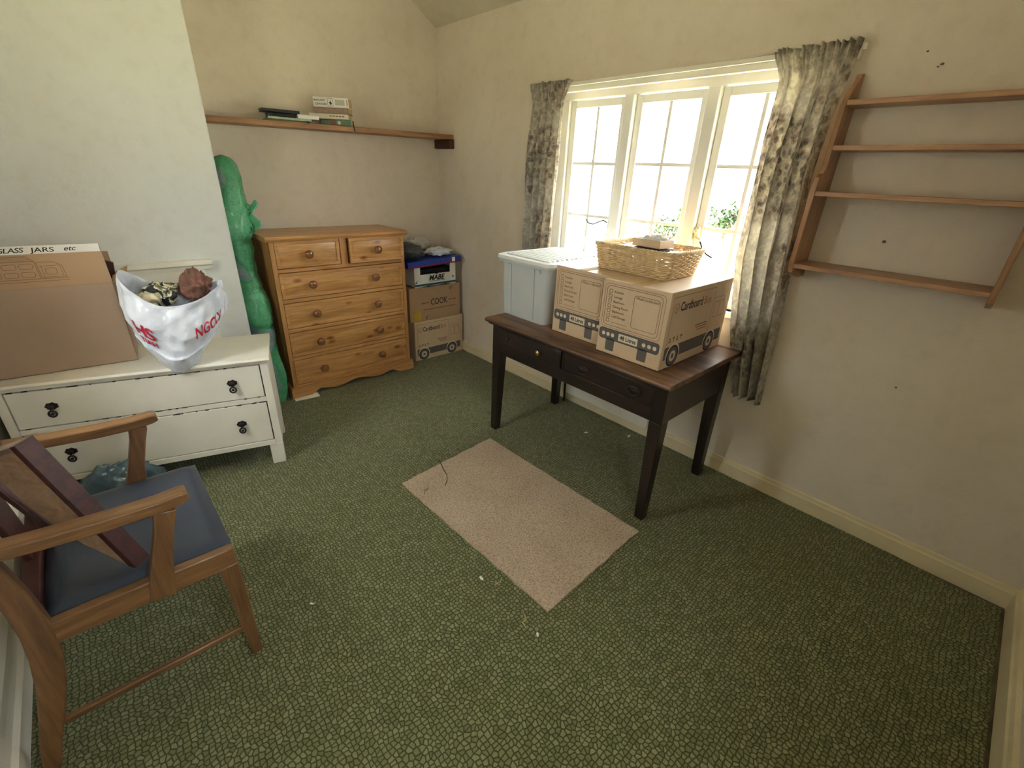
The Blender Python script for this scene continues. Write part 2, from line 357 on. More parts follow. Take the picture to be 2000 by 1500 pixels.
# ------------------------------------------------------------------ text and flat print
def text_mesh(s, size, bold=0.0, shear=0.0, space=1.0):
    cu = bpy.data.curves.new('lettering', 'FONT'); cu.body = s; cu.size = size; cu.offset = bold; cu.shear = shear; cu.space_character = space
    cu.resolution_u = 3
    o = bpy.data.objects.new('lettering', cu); me = o.to_mesh()
    vs = [Vector(v.co) for v in me.vertices]; fs = [list(p.vertices) for p in me.polygons]
    o.to_mesh_clear(); bpy.data.objects.remove(o); bpy.data.curves.remove(cu); return vs, fs
class Print:
    """flat ink on a face: origin o, right X, up Y (unit vectors); sits a hair proud of the face"""
    def __init__(s, o, X, Y): s.o = Vector(o); s.X = Vector(X); s.Y = Vector(Y); s.Nn = s.X.cross(s.Y); s.mb = MB(); s.layer = 0
    def P(s, a, b): return s.o + s.X*a + s.Y*b + s.Nn*(.0006+.0003*s.layer)
    def poly(s, pts, mi, layer=0):
        s.layer = layer; s.mb.add([s.P(a, b) for a, b in pts], [list(range(len(pts)))], mi)
    def line(s, pts, w, mi, closed=False, layer=0):
        s.layer = layer; n = len(pts)
        for i in range(n if closed else n-1):
            a, b = Vector(pts[i]), Vector(pts[(i+1) % n]); d = b-a
            if d.length < 1e-6: continue
            d.normalize(); q = Vector((-d.y, d.x))*w/2; e = d*w*.4
            s.mb.add([s.P(*(a-e+q)), s.P(*(a-e-q)), s.P(*(b+e-q)), s.P(*(b+e+q))], [(0,1,2,3)], mi)
    def text(s, t, x, y, size, mi, layer=1, bold=0.0, shear=0, fit=None, space=1.0, rot=0):
        vs, fs = text_mesh(t, size, bold, shear, space); s.layer = layer
        if not vs: return
        w = max(v.x for v in vs); k = (fit/w) if fit else 1; c, sn = math.cos(rot), math.sin(rot)
        s.mb.add([s.P(x+(v.x*c-v.y*sn)*k, y+(v.x*sn+v.y*c)*(1 if not fit else 1)) for v in vs], fs, mi)
    def build(s, name, mats, parent, local=False): return s.mb.build(name, mats, parent, local=local, fix=False)
def rrect(x0, y0, x1, y1, r, n=4):
    p = []
    for cx, cy, a0 in ((x1-r, y1-r, 0), (x0+r, y1-r, 90), (x0+r, y0+r, 180), (x1-r, y0+r, 270)):
        for i in range(n+1):
            a = R(a0+90*i/n); p.append((cx+r*math.cos(a), cy+r*math.sin(a)))
    return p
def circ(cx, cy, r, n=20): return [(cx+r*math.cos(2*math.pi*i/n), cy+r*math.sin(2*math.pi*i/n)) for i in range(n)]
INK = ['ink_grey', 'ink_dark', 'ink_brown', 'ink_red', 'ink_white']
def van_side(o, X, Y, W, H, parent, local=False):
    p = Print(o, X, Y); x = lambda u: u*W; y = lambda v: v*H
    p.line([(x(.05), y(.33)), (x(.05), y(.93)), (x(.70), y(.93)), (x(.70), y(.33))], .0022, 2)
    p.line(circ(x(.105), y(.79), .02), .003, 3, True); p.line([(x(.085), y(.80)), (x(.105), y(.77)), (x(.125), y(.80))], .003, 3); p.line([(x(.105), y(.77)), (x(.105), y(.73))], .003, 3)
    p.text('Cardboard', x(.16), y(.74), .055, 1, 1, .0009, 0, x(.34)); p.text('Box', x(.525), y(.74), .055, 3, 1, 0, 0, x(.12))
    p.line([(x(.70), y(.78)), (x(.88), y(.78)), (x(.97), y(.55)), (x(.97), y(.33))], .0022, 3)
    p.line([(x(.74), y(.72)), (x(.81), y(.72)), (x(.81), y(.50)), (x(.74), y(.50))], .003, 3, True)
    p.line([(x(.83), y(.72)), (x(.88), y(.72)), (x(.94), y(.54)), (x(.94), y(.50)), (x(.83), y(.50))], .003, 3, True)
    p.poly([(x(.04), y(.13)), (x(.95), y(.13)), (x(.95), y(.29)), (x(.04), y(.29))], 0)
    p.line([(x(.04), y(.13)), (x(.95), y(.13)), (x(.95), y(.29)), (x(.04), y(.29))], .002, 1, True, 1)
    for u in (.17, .76):
        p.poly(circ(x(u), y(.16), .058), 4, 2); p.poly(circ(x(u), y(.15), .051), 1, 3); p.poly(circ(x(u), y(.15), .043), 0, 4); p.poly(circ(x(u), y(.15), .026), 4, 5); p.poly(circ(x(u), y(.15), .012), 0, 6)
    for i in range(4):
        cx = x(.09+.055*i); cy = y(.385)
        if i % 2 == 0: p.line([(cx-.008, cy-.009), (cx+.008, cy-.009), (cx, cy+.01)], .003, 1, True)
        else: p.line([(cx, cy-.01), (cx, cy+.01)], .004, 1); p.line([(cx-.008, cy+.006), (cx+.008, cy+.006)], .004, 1)
    for i in range(3): p.line([(x(.46+.02*i), y(.47-.035*i)), (x(.65), y(.47-.035*i))], .005, 3 if i else 2)
    return p.build('van_print', [M[k] for k in INK], parent, local)
def van_front(o, X, Y, W, H, parent, local=False):
    p = Print(o, X, Y); x = lambda u: u*W; y = lambda v: v*H
    p.line(rrect(x(.04), y(.37), x(.94), y(.95), .02), .0022, 3, True); p.line(rrect(x(.07), y(.40), x(.90), y(.925), .018), .0022, 2, True)
    for i, s in enumerate(('Kitchen', 'Lounge', 'Bedroom', 'Dining Room', 'Bathroom', 'Loft/Garage', '')):
        yy = y(.835-.065*i); p.line([(x(.11), yy), (x(.155), yy), (x(.155), yy+.0145), (x(.11), yy+.0145)], .0022, 2, True)
        if s: p.text(s, x(.19), yy+.002, .0155, 2, 1, .0002)
        else: p.line([(x(.19), yy+.001), (x(.44), yy+.001)], .0015, 2)
    p.line(rrect(x(.50), y(.45), x(.87), y(.87), .012), .002, 2, True); p.text("What's in this box?", x(.525), y(.825), .0155, 2, 1, .0003, 0, x(.33))
    p.poly(rrect(x(.03), y(.205), x(.96), y(.35), .014), 0); p.line(rrect(x(.03), y(.205), x(.96), y(.35), .014), .002, 1, True, 1)
    for u in (.10, .175, .25, .74, .82, .90): p.poly(circ(x(u), y(.275), .0095, 14), 4, 2)
    p.poly(rrect(x(.345), y(.225), x(.645), y(.325), .004), 4, 2); p.text('48 Litres', x(.37), y(.25), .0265, 1, 3, .0006, 0, x(.25))
    for u in (.15, .66): p.poly(rrect(x(u), y(.05), x(u+.14), y(.215), .006), 0, 0)
    return p.build('checklist_print', [M[k] for k in INK], parent, local)

# ------------------------------------------------------------------ room shell
WX = .015; BY = .375; NY = -3.625; LX = -2.85; CY = -.10; CHX = -1.733
SL = .124/.203                                  # slope of the ceiling away from the eaves
WTOP = 2.47
def wall_with_hole():
    y0, y1, z0, z1 = -2.43, -.925, .90, 1.962
    b = MB(); X0, X1 = WX, WX+.26
    b.box(X0, X1, y1, BY+.2, -.1, WTOP+.2); b.box(X0, X1, NY-.2, y0, -.1, WTOP+.2)
    b.box(X0, X1, y0, y1, -.1, z0); b.box(X0, X1, y0, y1, z1, WTOP+.2); return b
o = wall_with_hole().build('wall_right', M['wall']); struct(o, 'cream plaster wall with the window')
wallR = o
o = MB().prism([(LX-.2, -.1), (WX+.3, -.1), (WX+.3, WTOP+.1), (WX, WTOP), (-1.5, WTOP+1.5*SL), (LX-.2, WTOP+1.5*SL)], BY, BY+.2, 'y').build('wall_back', M['wall']); struct(o, 'cream back wall of the alcove')
o = MB().box(LX-.2, CHX, CY, BY, -.05, WTOP+1.5*SL).build('wall_chimney', M['chimney'], bevel=.012, seg=3); struct(o, 'white plastered chimney breast'); chim = o
w3 = (-1.40, -1.05, 1.05, 2.05); b = MB(); b.box(LX-.2, LX, NY-.2, w3[0], -.1, WTOP+1.5*SL); b.box(LX-.2, LX, w3[1], BY+.2, -.1, WTOP+1.5*SL); b.box(LX-.2, LX, w3[0], w3[1], -.1, w3[2]); b.box(LX-.2, LX, w3[0], w3[1], w3[3], WTOP+1.5*SL)  # left wall opening, cut for an added window out of view
o = b.build('wall_left', M['wall']); struct(o)
w2 = (-2.28, -1.82, 1.05, 2.05); b = MB(); b.box(LX-.2, w2[0], NY-.2, NY, -.1, WTOP+1.5*SL); b.box(w2[1], WX+.2, NY-.2, NY, -.1, WTOP+1.5*SL); b.box(w2[0], w2[1], NY-.2, NY, -.1, w2[2]); b.box(w2[0], w2[1], NY-.2, NY, w2[3], WTOP+1.5*SL)  # near wall opening, cut for an added window out of view
o = b.build('wall_near', M['wall']); struct(o)
cb = MB().add([(WX+.05, NY-.2, WTOP-.03), (WX+.05, BY+.2, WTOP-.03), (-1.5, BY+.2, WTOP+1.5*SL), (-1.5, NY-.2, WTOP+1.5*SL), (WX+.05, NY-.2, WTOP+.2), (WX+.05, BY+.2, WTOP+.2), (-1.5, BY+.2, WTOP+1.5*SL+.2), (-1.5, NY-.2, WTOP+1.5*SL+.2)],
              [(0,1,2,3), (7,6,5,4), (0,4,5,1), (2,6,7,3), (1,5,6,2), (0,3,7,4)])
cb.box(LX-.2, -1.5, NY-.2, BY+.2, WTOP+1.5*SL, WTOP+1.5*SL+.2)
o = cb.build('ceiling', M['ceiling']); struct(o, 'sloping plaster ceiling')
# boards under the carpet, then the fitted carpet with its wandering cut edge
o = MB().box(LX-.2, WX+.2, NY-.2, BY+.2, -.12, -.008).build('floor_boards', plain('dusty_boards', (118,106,88), .9, .2, 14, .2, 40)); struct(o)
def carpet():
    pts = []
    n = 140
    for i in range(n+1):                        # along the window wall
        y = BY + (NY+.02-BY)*i/n; w = .004*noise.noise(Vector((0, y*9, 1))) + .003*noise.noise(Vector((0, y*31, 4)))
        if y < -3.28: w -= .02*min(1, (-3.28-y)/.1)
        if -.02 < y: w = .01
        pts.append((-.004+w, y))
    for i in range(60):                         # along the near wall
        x = -.02 + (LX-.05+.02)*(i+1)/60; pts.append((x, NY+.035+.012*noise.noise(Vector((x*12, 0, 3)))+.006*noise.noise(Vector((x*60, 0, 3)))))
    pts += [(LX+.012, NY+.03), (LX+.012, BY), ]
    return MB().prism(pts, -.012, 0, 'z')
o = carpet().build('floor', M['carpet']); struct(o, 'worn green carpet with an irregular pebble pattern')

def skirting(name, a, b, h, inward, m, th=.016):
    """moulded board from a to b on the floor; inward = unit vector into the room"""
    a = Vector(a+(0,)); b = Vector(b+(0,)); w = Vector(inward+(0,))
    prof = [(0, -.006), (th, -.006), (th, h*.74), (th*.75, h*.80), (th*.55, h*.96), (0, h)]
    mb = MB(); n = len(prof)
    vs = [a+w*p+Vector((0,0,q)) for p, q in prof]+[b+w*p+Vector((0,0,q)) for p, q in prof]
    mb.add(vs, [list(range(n))[::-1], list(range(n, 2*n))]+[(i, (i+1) % n, n+(i+1) % n, n+i) for i in range(n)])
    return struct(mb.build(name, m))
skirting('baseboard_right', (WX, BY), (WX, NY), .092, (-1, 0), M['skirting'])
skirting('baseboard_near', (WX, NY), (-1.25, NY), .11, (0, 1), M['skirting'], .022)
skirting('baseboard_back', (CHX, BY), (WX, BY), .092, (0, -1), M['skirting'])
# taller stepped board on the wall beside the chair
mb = MB(); prof = [(LX, -.006), (LX+.015, -.006), (LX+.015, .045), (LX+.030, .050), (LX+.030, .118), (LX+.018, .126), (LX+.012, .165), (LX+.020, .172), (LX+.020, .205), (LX+.008, .225), (LX, .23)]
o = mb.prism(prof, NY, CY, 'y').build('baseboard_left', M['white_paint']); struct(o, 'tall stepped white skirting board')
# boxed-in white strip along the skirting under the desk
o = MB().box(-.036, -.004, -1.94, -1.16, .068, .155).build('trim_1', M['white_paint'], bevel=.004); struct(o, 'white boxed strip on the skirting under the desk')
# small holes and a plug in the window wall
for i, (y, z, r) in enumerate(((-2.754, 1.912, .004), (-2.745, 1.905, .0025), (-2.777, 1.315, .005), (-2.70, 1.955, .0025), (-2.999, .749, .003))):
    q = MB().lathe([(r, 0), (r*1.1, .002), (r*.6, .004)], (WX+.001, y, z), (-1, .2, .1), 8, 0, 1, 1.5).build('wall_plug', M['plug'], wallR); q['label'] = 'small grey hole filling'

# mantel and white fire surround behind the dresser
mt = thing('fire_surround', 'white painted mantel shelf on the chimney breast behind the carrier bag', 'mantel', (-2.2, CY, 0))
MB().prism([(CY, .945), (CY-.028, .945), (CY-.034, .965), (CY-.05, .975), (CY-.05, .998), (CY, .998)], -2.66, -1.862, 'x').build('mantel_shelf', M['white_paint'], mt)
MB().box(-2.62, -1.90, CY-.022, CY, .0, .945).build('surround_panel', M['white_paint'], mt)

# ------------------------------------------------------------------ window
FX0, FX1 = .060, .135
wn = bpy.data.objects.new('window_1', None); COL.objects.link(wn); wn.location = (.1, -1.68, .9); ORG[wn.name] = Vector((.1, -1.68, .9)); struct(wn, 'white painted three-light casement window with glazing bars')
YL, YR, ZB, ZT = -.945, -2.41, .93, 1.955
fr = MB(); fr.box(FX0, FX1, YR-.03, YL+.03, ZT-.032, ZT+.012); fr.box(FX0, FX1, YR-.03, YL+.03, ZB-.05, ZB)
fr.box(FX0, FX1, YL-.045, YL+.03, ZB, ZT-.032); fr.box(FX0, FX1, YR-.03, YR+.045, ZB, ZT-.032)
fr.build('window_frame', M['frame_paint'], wn, bevel=.004)
for a, b in ((-1.403, -1.462), (-1.882, -1.945)): MB().box(FX0-.012, FX1, b, a, ZB, ZT-.032).build('mullion', M['frame_paint'], wn, bevel=.005)
MB().box(WX-.02, FX1+.02, YR-.02, YL+.02, .868, .90).build('window_sill', M['frame_paint'], wn, bevel=.004)
def casement(ya, yb, bars):
    z0, z1 = ZB+.004, ZT-.036; c = MB(); s = .04; x0, x1 = .082, .118
    c.box(x0, x1, ya-s, ya, z0, z1); c.box(x0, x1, yb, yb+s, z0, z1); c.box(x0, x1, yb+s, ya-s, z1-s, z1); c.box(x0, x1, yb+s, ya-s, z0, z0+s*1.2)
    o = c.build('casement', M['frame_paint'], wn, bevel=.003)
    g = MB(); ym = (ya+yb)/2; g.box(x0+.006, x1-.006, ym-.009, ym+.009, z0+s, z1-s)
    g.build('glazing_bar', M['frame_paint'], o)
    for z in bars: MB().box(x0+.0068, x1-.0068, yb+s, ya-s, z-.0085, z+.0085).build('glazing_bar', M['frame_paint'], o)
    zs = [z0+s*1.2]+sorted(bars)+[z1-s]
    for (p, q) in ((yb+s, ym), (ym, ya-s)):
        for k in range(3): MB().box(.099, .102, p, q, zs[k], zs[k+1]).build('pane', M['glass'], o)
    return o
c1 = casement(-.992, -1.402, (1.578, 1.276)); c2 = casement(-1.463, -1.881, (1.580, 1.279)); c3 = casement(-1.946, -2.362, (1.577, 1.279))
# stays and fasteners
def stay(y0, z0, pts, par, nm='window_stay'):
    MB().tube(pts, .0045, 6).build(nm, M['dark_metal'], par, smooth=True)
stay(0, 0, [(.07, -1.20, 1.255), (.065, -1.23, 1.235), (.062, -1.27, 1.232), (.064, -1.31, 1.248), (.068, -1.34, 1.262), (.07, -1.37, 1.25)], c1)
f = MB(); f.box(.058, .083, -1.975, -1.955, 1.215, 1.285); f.lathe([(.004, 0), (.012, .01), (.012, .02), (.004, .024)], (.06, -1.965, 1.265), (-1, 0, 0), 10); f.tube([(.052, -1.967, 1.235), (.035, -1.99, 1.232), (.032, -2.01, 1.225)], .007, 6)
f.build('window_fastener', plain('cream_painted_metal', (214,200,156), .4, .1, 40), c3, smooth='auto')
stay(0, 0, [(.04, -2.00, 1.225), (.038, -2.02, 1.19), (.038, -2.05, 1.16), (.04, -2.085, 1.145)], c3, 'fastener_handle')

w2o = bpy.data.objects.new('added_window_2', None); COL.objects.link(w2o); w2o.location = (-2.07, NY-.1, .92); ORG[w2o.name] = Vector((-2.07, NY-.1, .92)); struct(w2o, 'unseen white window added behind the viewer for fill light')  # invented window out of view, added to brighten the room from behind
fr = MB(); Y0, Y1 = NY-.13, NY-.07
for a, b_, z0, z1 in ((w2[0], w2[1], w2[2], w2[2]+.05), (w2[0], w2[1], w2[3]-.05, w2[3]), (w2[0], w2[0]+.05, w2[2], w2[3]), (w2[1]-.05, w2[1], w2[2], w2[3]), (-2.065, -2.035, w2[2], w2[3])): fr.box(a, b_, Y0, Y1, z0, z1)
fr.build('window_frame', M['frame_paint'], w2o)
MB().box(w2[0], w2[1], NY-.102, NY-.098, w2[2], w2[3]).build('pane', M['glass'], w2o)
MB().box(w2[0]-.02, w2[1]+.02, NY-.14, NY+.02, w2[2]-.03, w2[2]).build('window_sill', M['frame_paint'], w2o)

w3o = bpy.data.objects.new('added_window_3', None); COL.objects.link(w3o); w3o.location = (LX-.1, -1.225, w3[2]); ORG[w3o.name] = Vector((LX-.1, -1.225, w3[2])); struct(w3o, 'small unseen white window added opposite the desk for fill light')  # invented window out of view, added to brighten the desk side
fr = MB()
for a, b_, z0, z1 in ((w3[0], w3[1], w3[2], w3[2]+.04), (w3[0], w3[1], w3[3]-.04, w3[3]), (w3[0], w3[0]+.04, w3[2], w3[3]), (w3[1]-.04, w3[1], w3[2], w3[3])): fr.box(LX-.13, LX-.07, a, b_, z0, z1)
fr.build('window_frame', M['frame_paint'], w3o)
MB().box(LX-.102, LX-.098, w3[0], w3[1], w3[2], w3[3]).build('pane', M['glass'], w3o)
MB().box(LX-.14, LX+.02, w3[0]-.02, w3[1]+.02, w3[2]-.03, w3[2]).build('window_sill', M['frame_paint'], w3o)

# curtain rail
cr = thing('curtain_rail', 'thin white curtain rail fixed above the window', 'curtain rail', (0, -1.65, 1.99))
MB().box(-.034, -.022, -2.52, -.78, 1.978, 1.998).build('track', M['white_paint'], cr, bevel=.002)
MB().box(-.010, WX, -2.50, -.80, 1.952, 1.992).build('batten', M['white_paint'], cr, bevel=.003)
for y in (-.95, -1.65, -2.35): MB().box(-.024, -.008, y-.01, y+.01, 1.98, 1.992).build('bracket', M['white_paint'], cr)

def curtain(name, label, left, right, ztop, zbot, folds, seed, amp):
    """left/right: lists of (z, y) along the two edges"""
    root = thing(name, label, 'curtain', (-.04, (left[0][1]+right[0][1])/2, zbot), 0, 'floral window curtains')
    def at(e, z):
        e = sorted(e)
        if z <= e[0][0]: return e[0][1]
        for (z0, y0), (z1, y1) in zip(e, e[1:]):
            if z <= z1: return y0+(y1-y0)*(z-z0)/(z1-z0)
        return e[-1][1]
    def fn(u, v):
        z = zbot + (ztop+.008-zbot)*v
        yl, yr = at(left, z), at(right, z); dz = ztop-z
        w = u*folds*2*math.pi + 1.5*noise.noise(Vector((u*3, v*1.4, seed)))
        a = amp*(.8+.5*noise.noise(Vector((u*5, seed, 2))))*min(1, .2+dz/.5)
        hp = max(0, 1-dz/.16)                      # gathers fade out below the heading
        fl = .009+.16*abs(dz-.052) if dz < .11 else .018
        x = -.048-.012*min(1, dz/.3) + a*math.sin(w) + hp*fl*math.sin(u*folds*3.3*2*math.pi+2*noise.noise(Vector((u*9, 0, seed)))) + .01*noise.noise(Vector((u*4, v*3, seed+5)))
        y = yl+(yr-yl)*(u + .45/folds/6.28*math.sin(2*w)*min(1, dz/.2)) + .006*noise.noise(Vector((u*7, v*5, seed)))
        if v < .02: z += .012*noise.noise(Vector((u*8, 0, seed)))
        if dz < .03: z += .012*noise.noise(Vector((u*22, 3, seed)))
        x = min(x, WX-.006)
        if z < .80 and y > -2.405 and y < -1.1: x = max(x, -.052)
        return (x, y, z)
    MB().grid(170, 60, fn).build('drape', M['curtain'], root, smooth=True, solid=.002, fix=False)
    return root
curtain('curtain', 'narrow floral curtain beside the window, above the plastic storage tub', [(.5, -.735), (1.07, -.745), (1.56, -.752), (1.9, -.785), (2.0, -.745)], [(.5, -1.03), (1.1, -1.04), (1.54, -1.055), (1.9, -1.05), (2.0, -1.085)], 2.0, .50, 5, 3.1, .034)
curtain('curtain', 'wide floral curtain hanging between the window and the wooden shelf unit', [(.5, -2.385), (.83, -2.30), (1.19, -2.235), (1.67, -2.23), (1.9, -2.24), (2.0, -2.19)], [(.5, -2.535), (.68, -2.52), (1.13, -2.495), (1.53, -2.475), (1.81, -2.485), (2.0, -2.505)], 2.0, .50, 4, 8.4, .046)

# ------------------------------------------------------------------ outside
o = MB().box(-60, 60, -60, 60, -2.7, -2.6).build('lawn', M['lawn']); struct(o, 'sunlit lawn beyond the window')
def shrub(name, label, c, rad, n, seed):
    rnd = random.Random(seed); t = thing(name, label, 'shrub', (c[0], c[1], -2.6)); lf = MB(); st = MB()
    top = Vector(c)
    for k in range(26):
        d = Vector((rnd.gauss(0, 1), rnd.gauss(0, 1), rnd.uniform(-.4, 1.1))).normalized()
        tip = top + Vector((d.x*rad[0], d.y*rad[1], d.z*rad[2]))*rnd.uniform(.45, 1.0)
        mid = (Vector((c[0], c[1], c[2]-rad[2]))+tip)/2 + Vector((rnd.gauss(0, .06), rnd.gauss(0, .06), .05))
        st.tube([(c[0], c[1], c[2]-rad[2]*1.3), mid, tip], [.008, .005, .002], 4)
        for i in range(n//26):
            p = tip.lerp(mid, rnd.random()**1.6) + Vector((rnd.gauss(0, .05), rnd.gauss(0, .05), rnd.gauss(0, .04)))
            L = rnd.uniform(.035, .07); q = Matrix.Rotation(rnd.uniform(0, 6.28), 3, 'Z') @ Matrix.Rotation(rnd.uniform(-1.1, 1.1), 3, 'X')
            lf.add([p+q @ Vector(v)*L for v in ((0, 0, 0), (.35, .5, .08), (0, 1.1, 0), (-.35, .5, .08))], [(0, 1, 2, 3)])
    st.tube([(c[0], c[1], -2.6), (c[0]+.05, c[1], -1.4), (c[0], c[1], c[2]-rad[2]*1.3)], [.03, .02, .012], 7)
    st.build('stem', M['bark'], t, smooth=True); f = lf.build('foliage', M['leaf'], t, fix=False); f['kind'] = 'stuff'
shrub('shrub', 'leafy green bush seen through the lower panes of the middle casement', (3.1, -.10, .99), (.30, .34, .17), 620, 5)
shrub('shrub', 'leafy green bush seen through the casement beside the wide curtain', (2.9, -.88, 1.15), (.25, .24, .14), 620, 9)

# ------------------------------------------------------------------ pine chest of drawers
CF = -.065; CB = .345; CX0, CX1 = -1.535, -.612
ch = thing('chest_of_drawers', 'pine chest of two short and four long drawers with round knobs', 'chest', ((CX0+CX1)/2, .14, 0))
for a in ((CX0, CX0+.02, CF+.004, CB), (CX1-.02, CX1, CF+.004, CB)): MB().box(*a, .06, 1.062).build('side_board', M['pine_z'], ch)
MB().box(CX0+.02, CX1-.02, CB-.008, CB, .06, 1.06).build('back_board', M['pine_z'], ch)
for z0, z1 in ((1.064, 1.072), (.868, .892), (.672, .696), (.472, .497), (.275, .298), (.07, .092)): MB().box(CX0+.02, CX1-.02, CF, CB-.01, z0, z1).build('rail', M['pine_x'], ch, bevel=.002)
MB().box(-1.094, -1.046, CF, CB-.02, .89, 1.066).build('divider', M['pine_z'], ch, bevel=.002)
for a, c in ((CX0, CX0+.027), (CX1-.027, CX1)): MB().box(a, c, CF-.001, CF+.02, .06, 1.066).build('stile', M['pine_z'], ch, bevel=.002)
MB().prism([(CF-.022, 1.066), (CF-.012, 1.066), (CF-.012, 1.060), (CB, 1.060), (CB, 1.092), (CF-.016, 1.092), (CF-.024, 1.084), (CF-.030, 1.078)], CX0-.022, CX1+.022, 'x').build('top', M['pine_x'], ch, bevel=.002)
knob_me = MB().lathe([(.012, 0), (.010, .010), (.012, .014), (.0195, .020), (.0225, .027), (.0205, .034), (.013, .039), (.004, .041)], (0, 0, 0), (0, -1, 0), 16).mesh('knob', M['knob'])
for p in knob_me.polygons: p.use_smooth = True
def pine_drawer(x0, x1, z0, z1, out, knobs):
    y = CF-out; w = .020; g = .012; rc = .009; x0 += .003; x1 -= .003; z0 += .003; z1 -= .003
    o1 = [(x0, z0), (x1, z0), (x1, z1), (x0, z1)]; i1 = [(x0+w, z0+w), (x1-w, z0+w), (x1-w, z1-w), (x0+w, z1-w)]; i2 = [(x0+w+g, z0+w+g), (x1-w-g, z0+w+g), (x1-w-g, z1-w-g), (x0+w+g, z1-w-g)]
    vs = [(a, y+.02, c) for a, c in o1]+[(a, y, c) for a, c in o1]+[(a, y, c) for a, c in i1]+[(a, y+rc, c) for a, c in i1]+[(a, y+rc*.55, c) for a, c in i2]
    fs = [(3, 2, 1, 0)]+[(k*4+i, k*4+(i+1) % 4, k*4+4+(i+1) % 4, k*4+4+i) for k in range(4) for i in range(4)]+[(16, 17, 18, 19)]
    d = MB().add(vs, fs)
    d.box(x0+.01, x0+.02, y+.02, CF+.3, z0+.01, z1-.02); d.box(x1-.02, x1-.01, y+.02, CF+.3, z0+.01, z1-.02)
    o = d.build('drawer', M['pine_knot'], ch, bevel=.0015)
    for kx, kz in knobs:
        q = inst('knob', knob_me, o, (kx, y+.004, kz)); q.scale = (1.22, 1.1, 1.22)
    return o
DX0, DX1 = -1.509, -.638
pine_drawer(DX0, -1.096, .893, 1.064, .002, [(-1.31, .976)])
pine_drawer(-1.044, DX1+.008, .893, 1.064, .032, [(-.845, .978)])
for z0, z1 in ((.697, .867), (.498, .671), (.299, .471), (.093, .274)):
    pine_drawer(DX0, DX1, z0, z1, .001, [(-1.312, (z0+z1)/2), (-.863, (z0+z1)/2)])
pl = [(CX0-.02, 0)]                                           # shaped plinth
W_ = CX1-CX0+.04
for i in range(41):
    u = i/40; 
    if u < .13 or u > .87: z = 0
    else:
        s = abs(u-.5)/.37; z = .020+.022*math.cos(min(1, s)*math.pi*2.2)*(.6) + .008 if s < .8 else .040*(1-s)/.2
        z = max(0, z)
    pl.append((CX0-.02+W_*u, z))
pl += [(CX1+.02, 0), (CX1+.02, .062), (CX1+.012, .082), (CX0-.012, .082), (CX0-.02, .062)]
q = []
for p in pl:
    if not q or (abs(p[0]-q[-1][0])+abs(p[1]-q[-1][1])) > 1e-5: q.append(p)
pb = MB().prism(q, CF-.016, CF+.002, 'y')
pb.box(CX0-.02, CX0, CF, CB, 0, .08); pb.box(CX1, CX1+.02, CF, CB, 0, .08); pb.build('plinth', M['pine_x'], ch)
tag(MB().box(-1.545, -1.385, -.125, -.045, .0, .004, 0, Matrix.Translation((-1.46, -.08, 0)) @ Matrix.Rotation(R(-8), 4, 'Z') @ Matrix.Translation((1.46, .08, 0))).build('folded_card', M['paper'], None), 'folded white card wedged under a foot of the pine chest', 'card')

# ------------------------------------------------------------------ stack in the corner
SY = .022
def carton(name, label, x0, x1, y0, y1, z0, z1, m, cat='box', group=None):
    t = thing(name, label, cat, ((x0+x1)/2, (y0+y1)/2, z0), 0, group)
    b = MB().box(x0, x1, y0, y1, z0, z1).build('body', M[m], t, bevel=.003)
    return t
t = carton('moving_box', 'cardboard moving box on the floor at the bottom of the corner stack', -.505, -.012, SY, .35, .001, .345, 'card', 'box', 'van-printed moving boxes')
van_side((-.505, SY, .001), (1, 0, 0), (0, 0, 1), .493, .344, t)
t = carton('cardboard_box', 'brown food delivery box marked COOK, in the middle of the corner stack', -.535, -.034, SY+.008, .345, .3465, .630, 'card_old')
p = Print((-.535, SY+.008, .3465), (1, 0, 0), (0, 0, 1)); p.text('COOK', .20, .125, .075, 1, 1, .0006, 0, .17)
for x0, x1 in ((.115, .185), (.385, .455)): p.line([(x0, .148), (x1, .148)], .004, 1)
p.line([(.125, .142), (.115, .148), (.125, .154)], .003, 1); p.line([(.445, .142), (.455, .148), (.445, .154)], .003, 1)
p.line([(.13, .092), (.45, .092)], .007, 2); p.line([(.395, .24), (.40, .262)], .005, 1); p.line([(.405, .236), (.42, .262)], .005, 1); p.line([(.155, .01), (.163, .035)], .006, 1)
p.build('lettering', [M[k] for k in INK], t)
MB().box(-.505, -.43, SY+.0066, SY+.0085, .352, .43).build('yellow_tape', plain('yellow_tape', (196,164,62), .5, .1), t)
# MABE fruit tray with a blue lid across it
t = thing('fruit_tray', 'white printed fruit tray lettered MABE, under the blue lid', 'box', (-.28, .16, .6315))
x0, x1, y0, y1, z0, z1 = -.485, -.085, SY-.002, .30, .6315, .803
b = MB(); b.box(x0, x1, y0, y1, z0, z0+.006); b.box(x0, x1, y0, y0+.006, z0, z0+.10); b.box(x0, x1, y1-.006, y1, z0, z1-.02); b.box(x0, x0+.006, y0, y1, z0, z1-.004); b.box(x1-.006, x1, y0, y1, z0, z1-.004)
b.build('tray_body', M['tray_white'], t)
MB().box(x0+.012, x1-.012, y0+.03, y1-.012, z0+.008, z0+.135).build('inside_shade_block', M['black'], t)  # black block painting the shade inside the tray
for a, c in ((x0, x0+.055), (x1-.055, x1)):
    for yy in (y0-.001, y1-.007): MB().box(a, c, yy, yy+.007, z0, z1).build('corner_post', M['tray_white'], t)
p = Print((x0, y0-.001, z0), (1, 0, 0), (0, 0, 1)); p.text('MABE', .135, .05, .058, 1, 1, .0018, .25, .155)
p.poly([(.20, .098), (.235, .118), (.225, .10), (.215, .094)], 1, 1); p.poly([(.175, .105), (.2, .098), (.205, .104)], 1, 1)
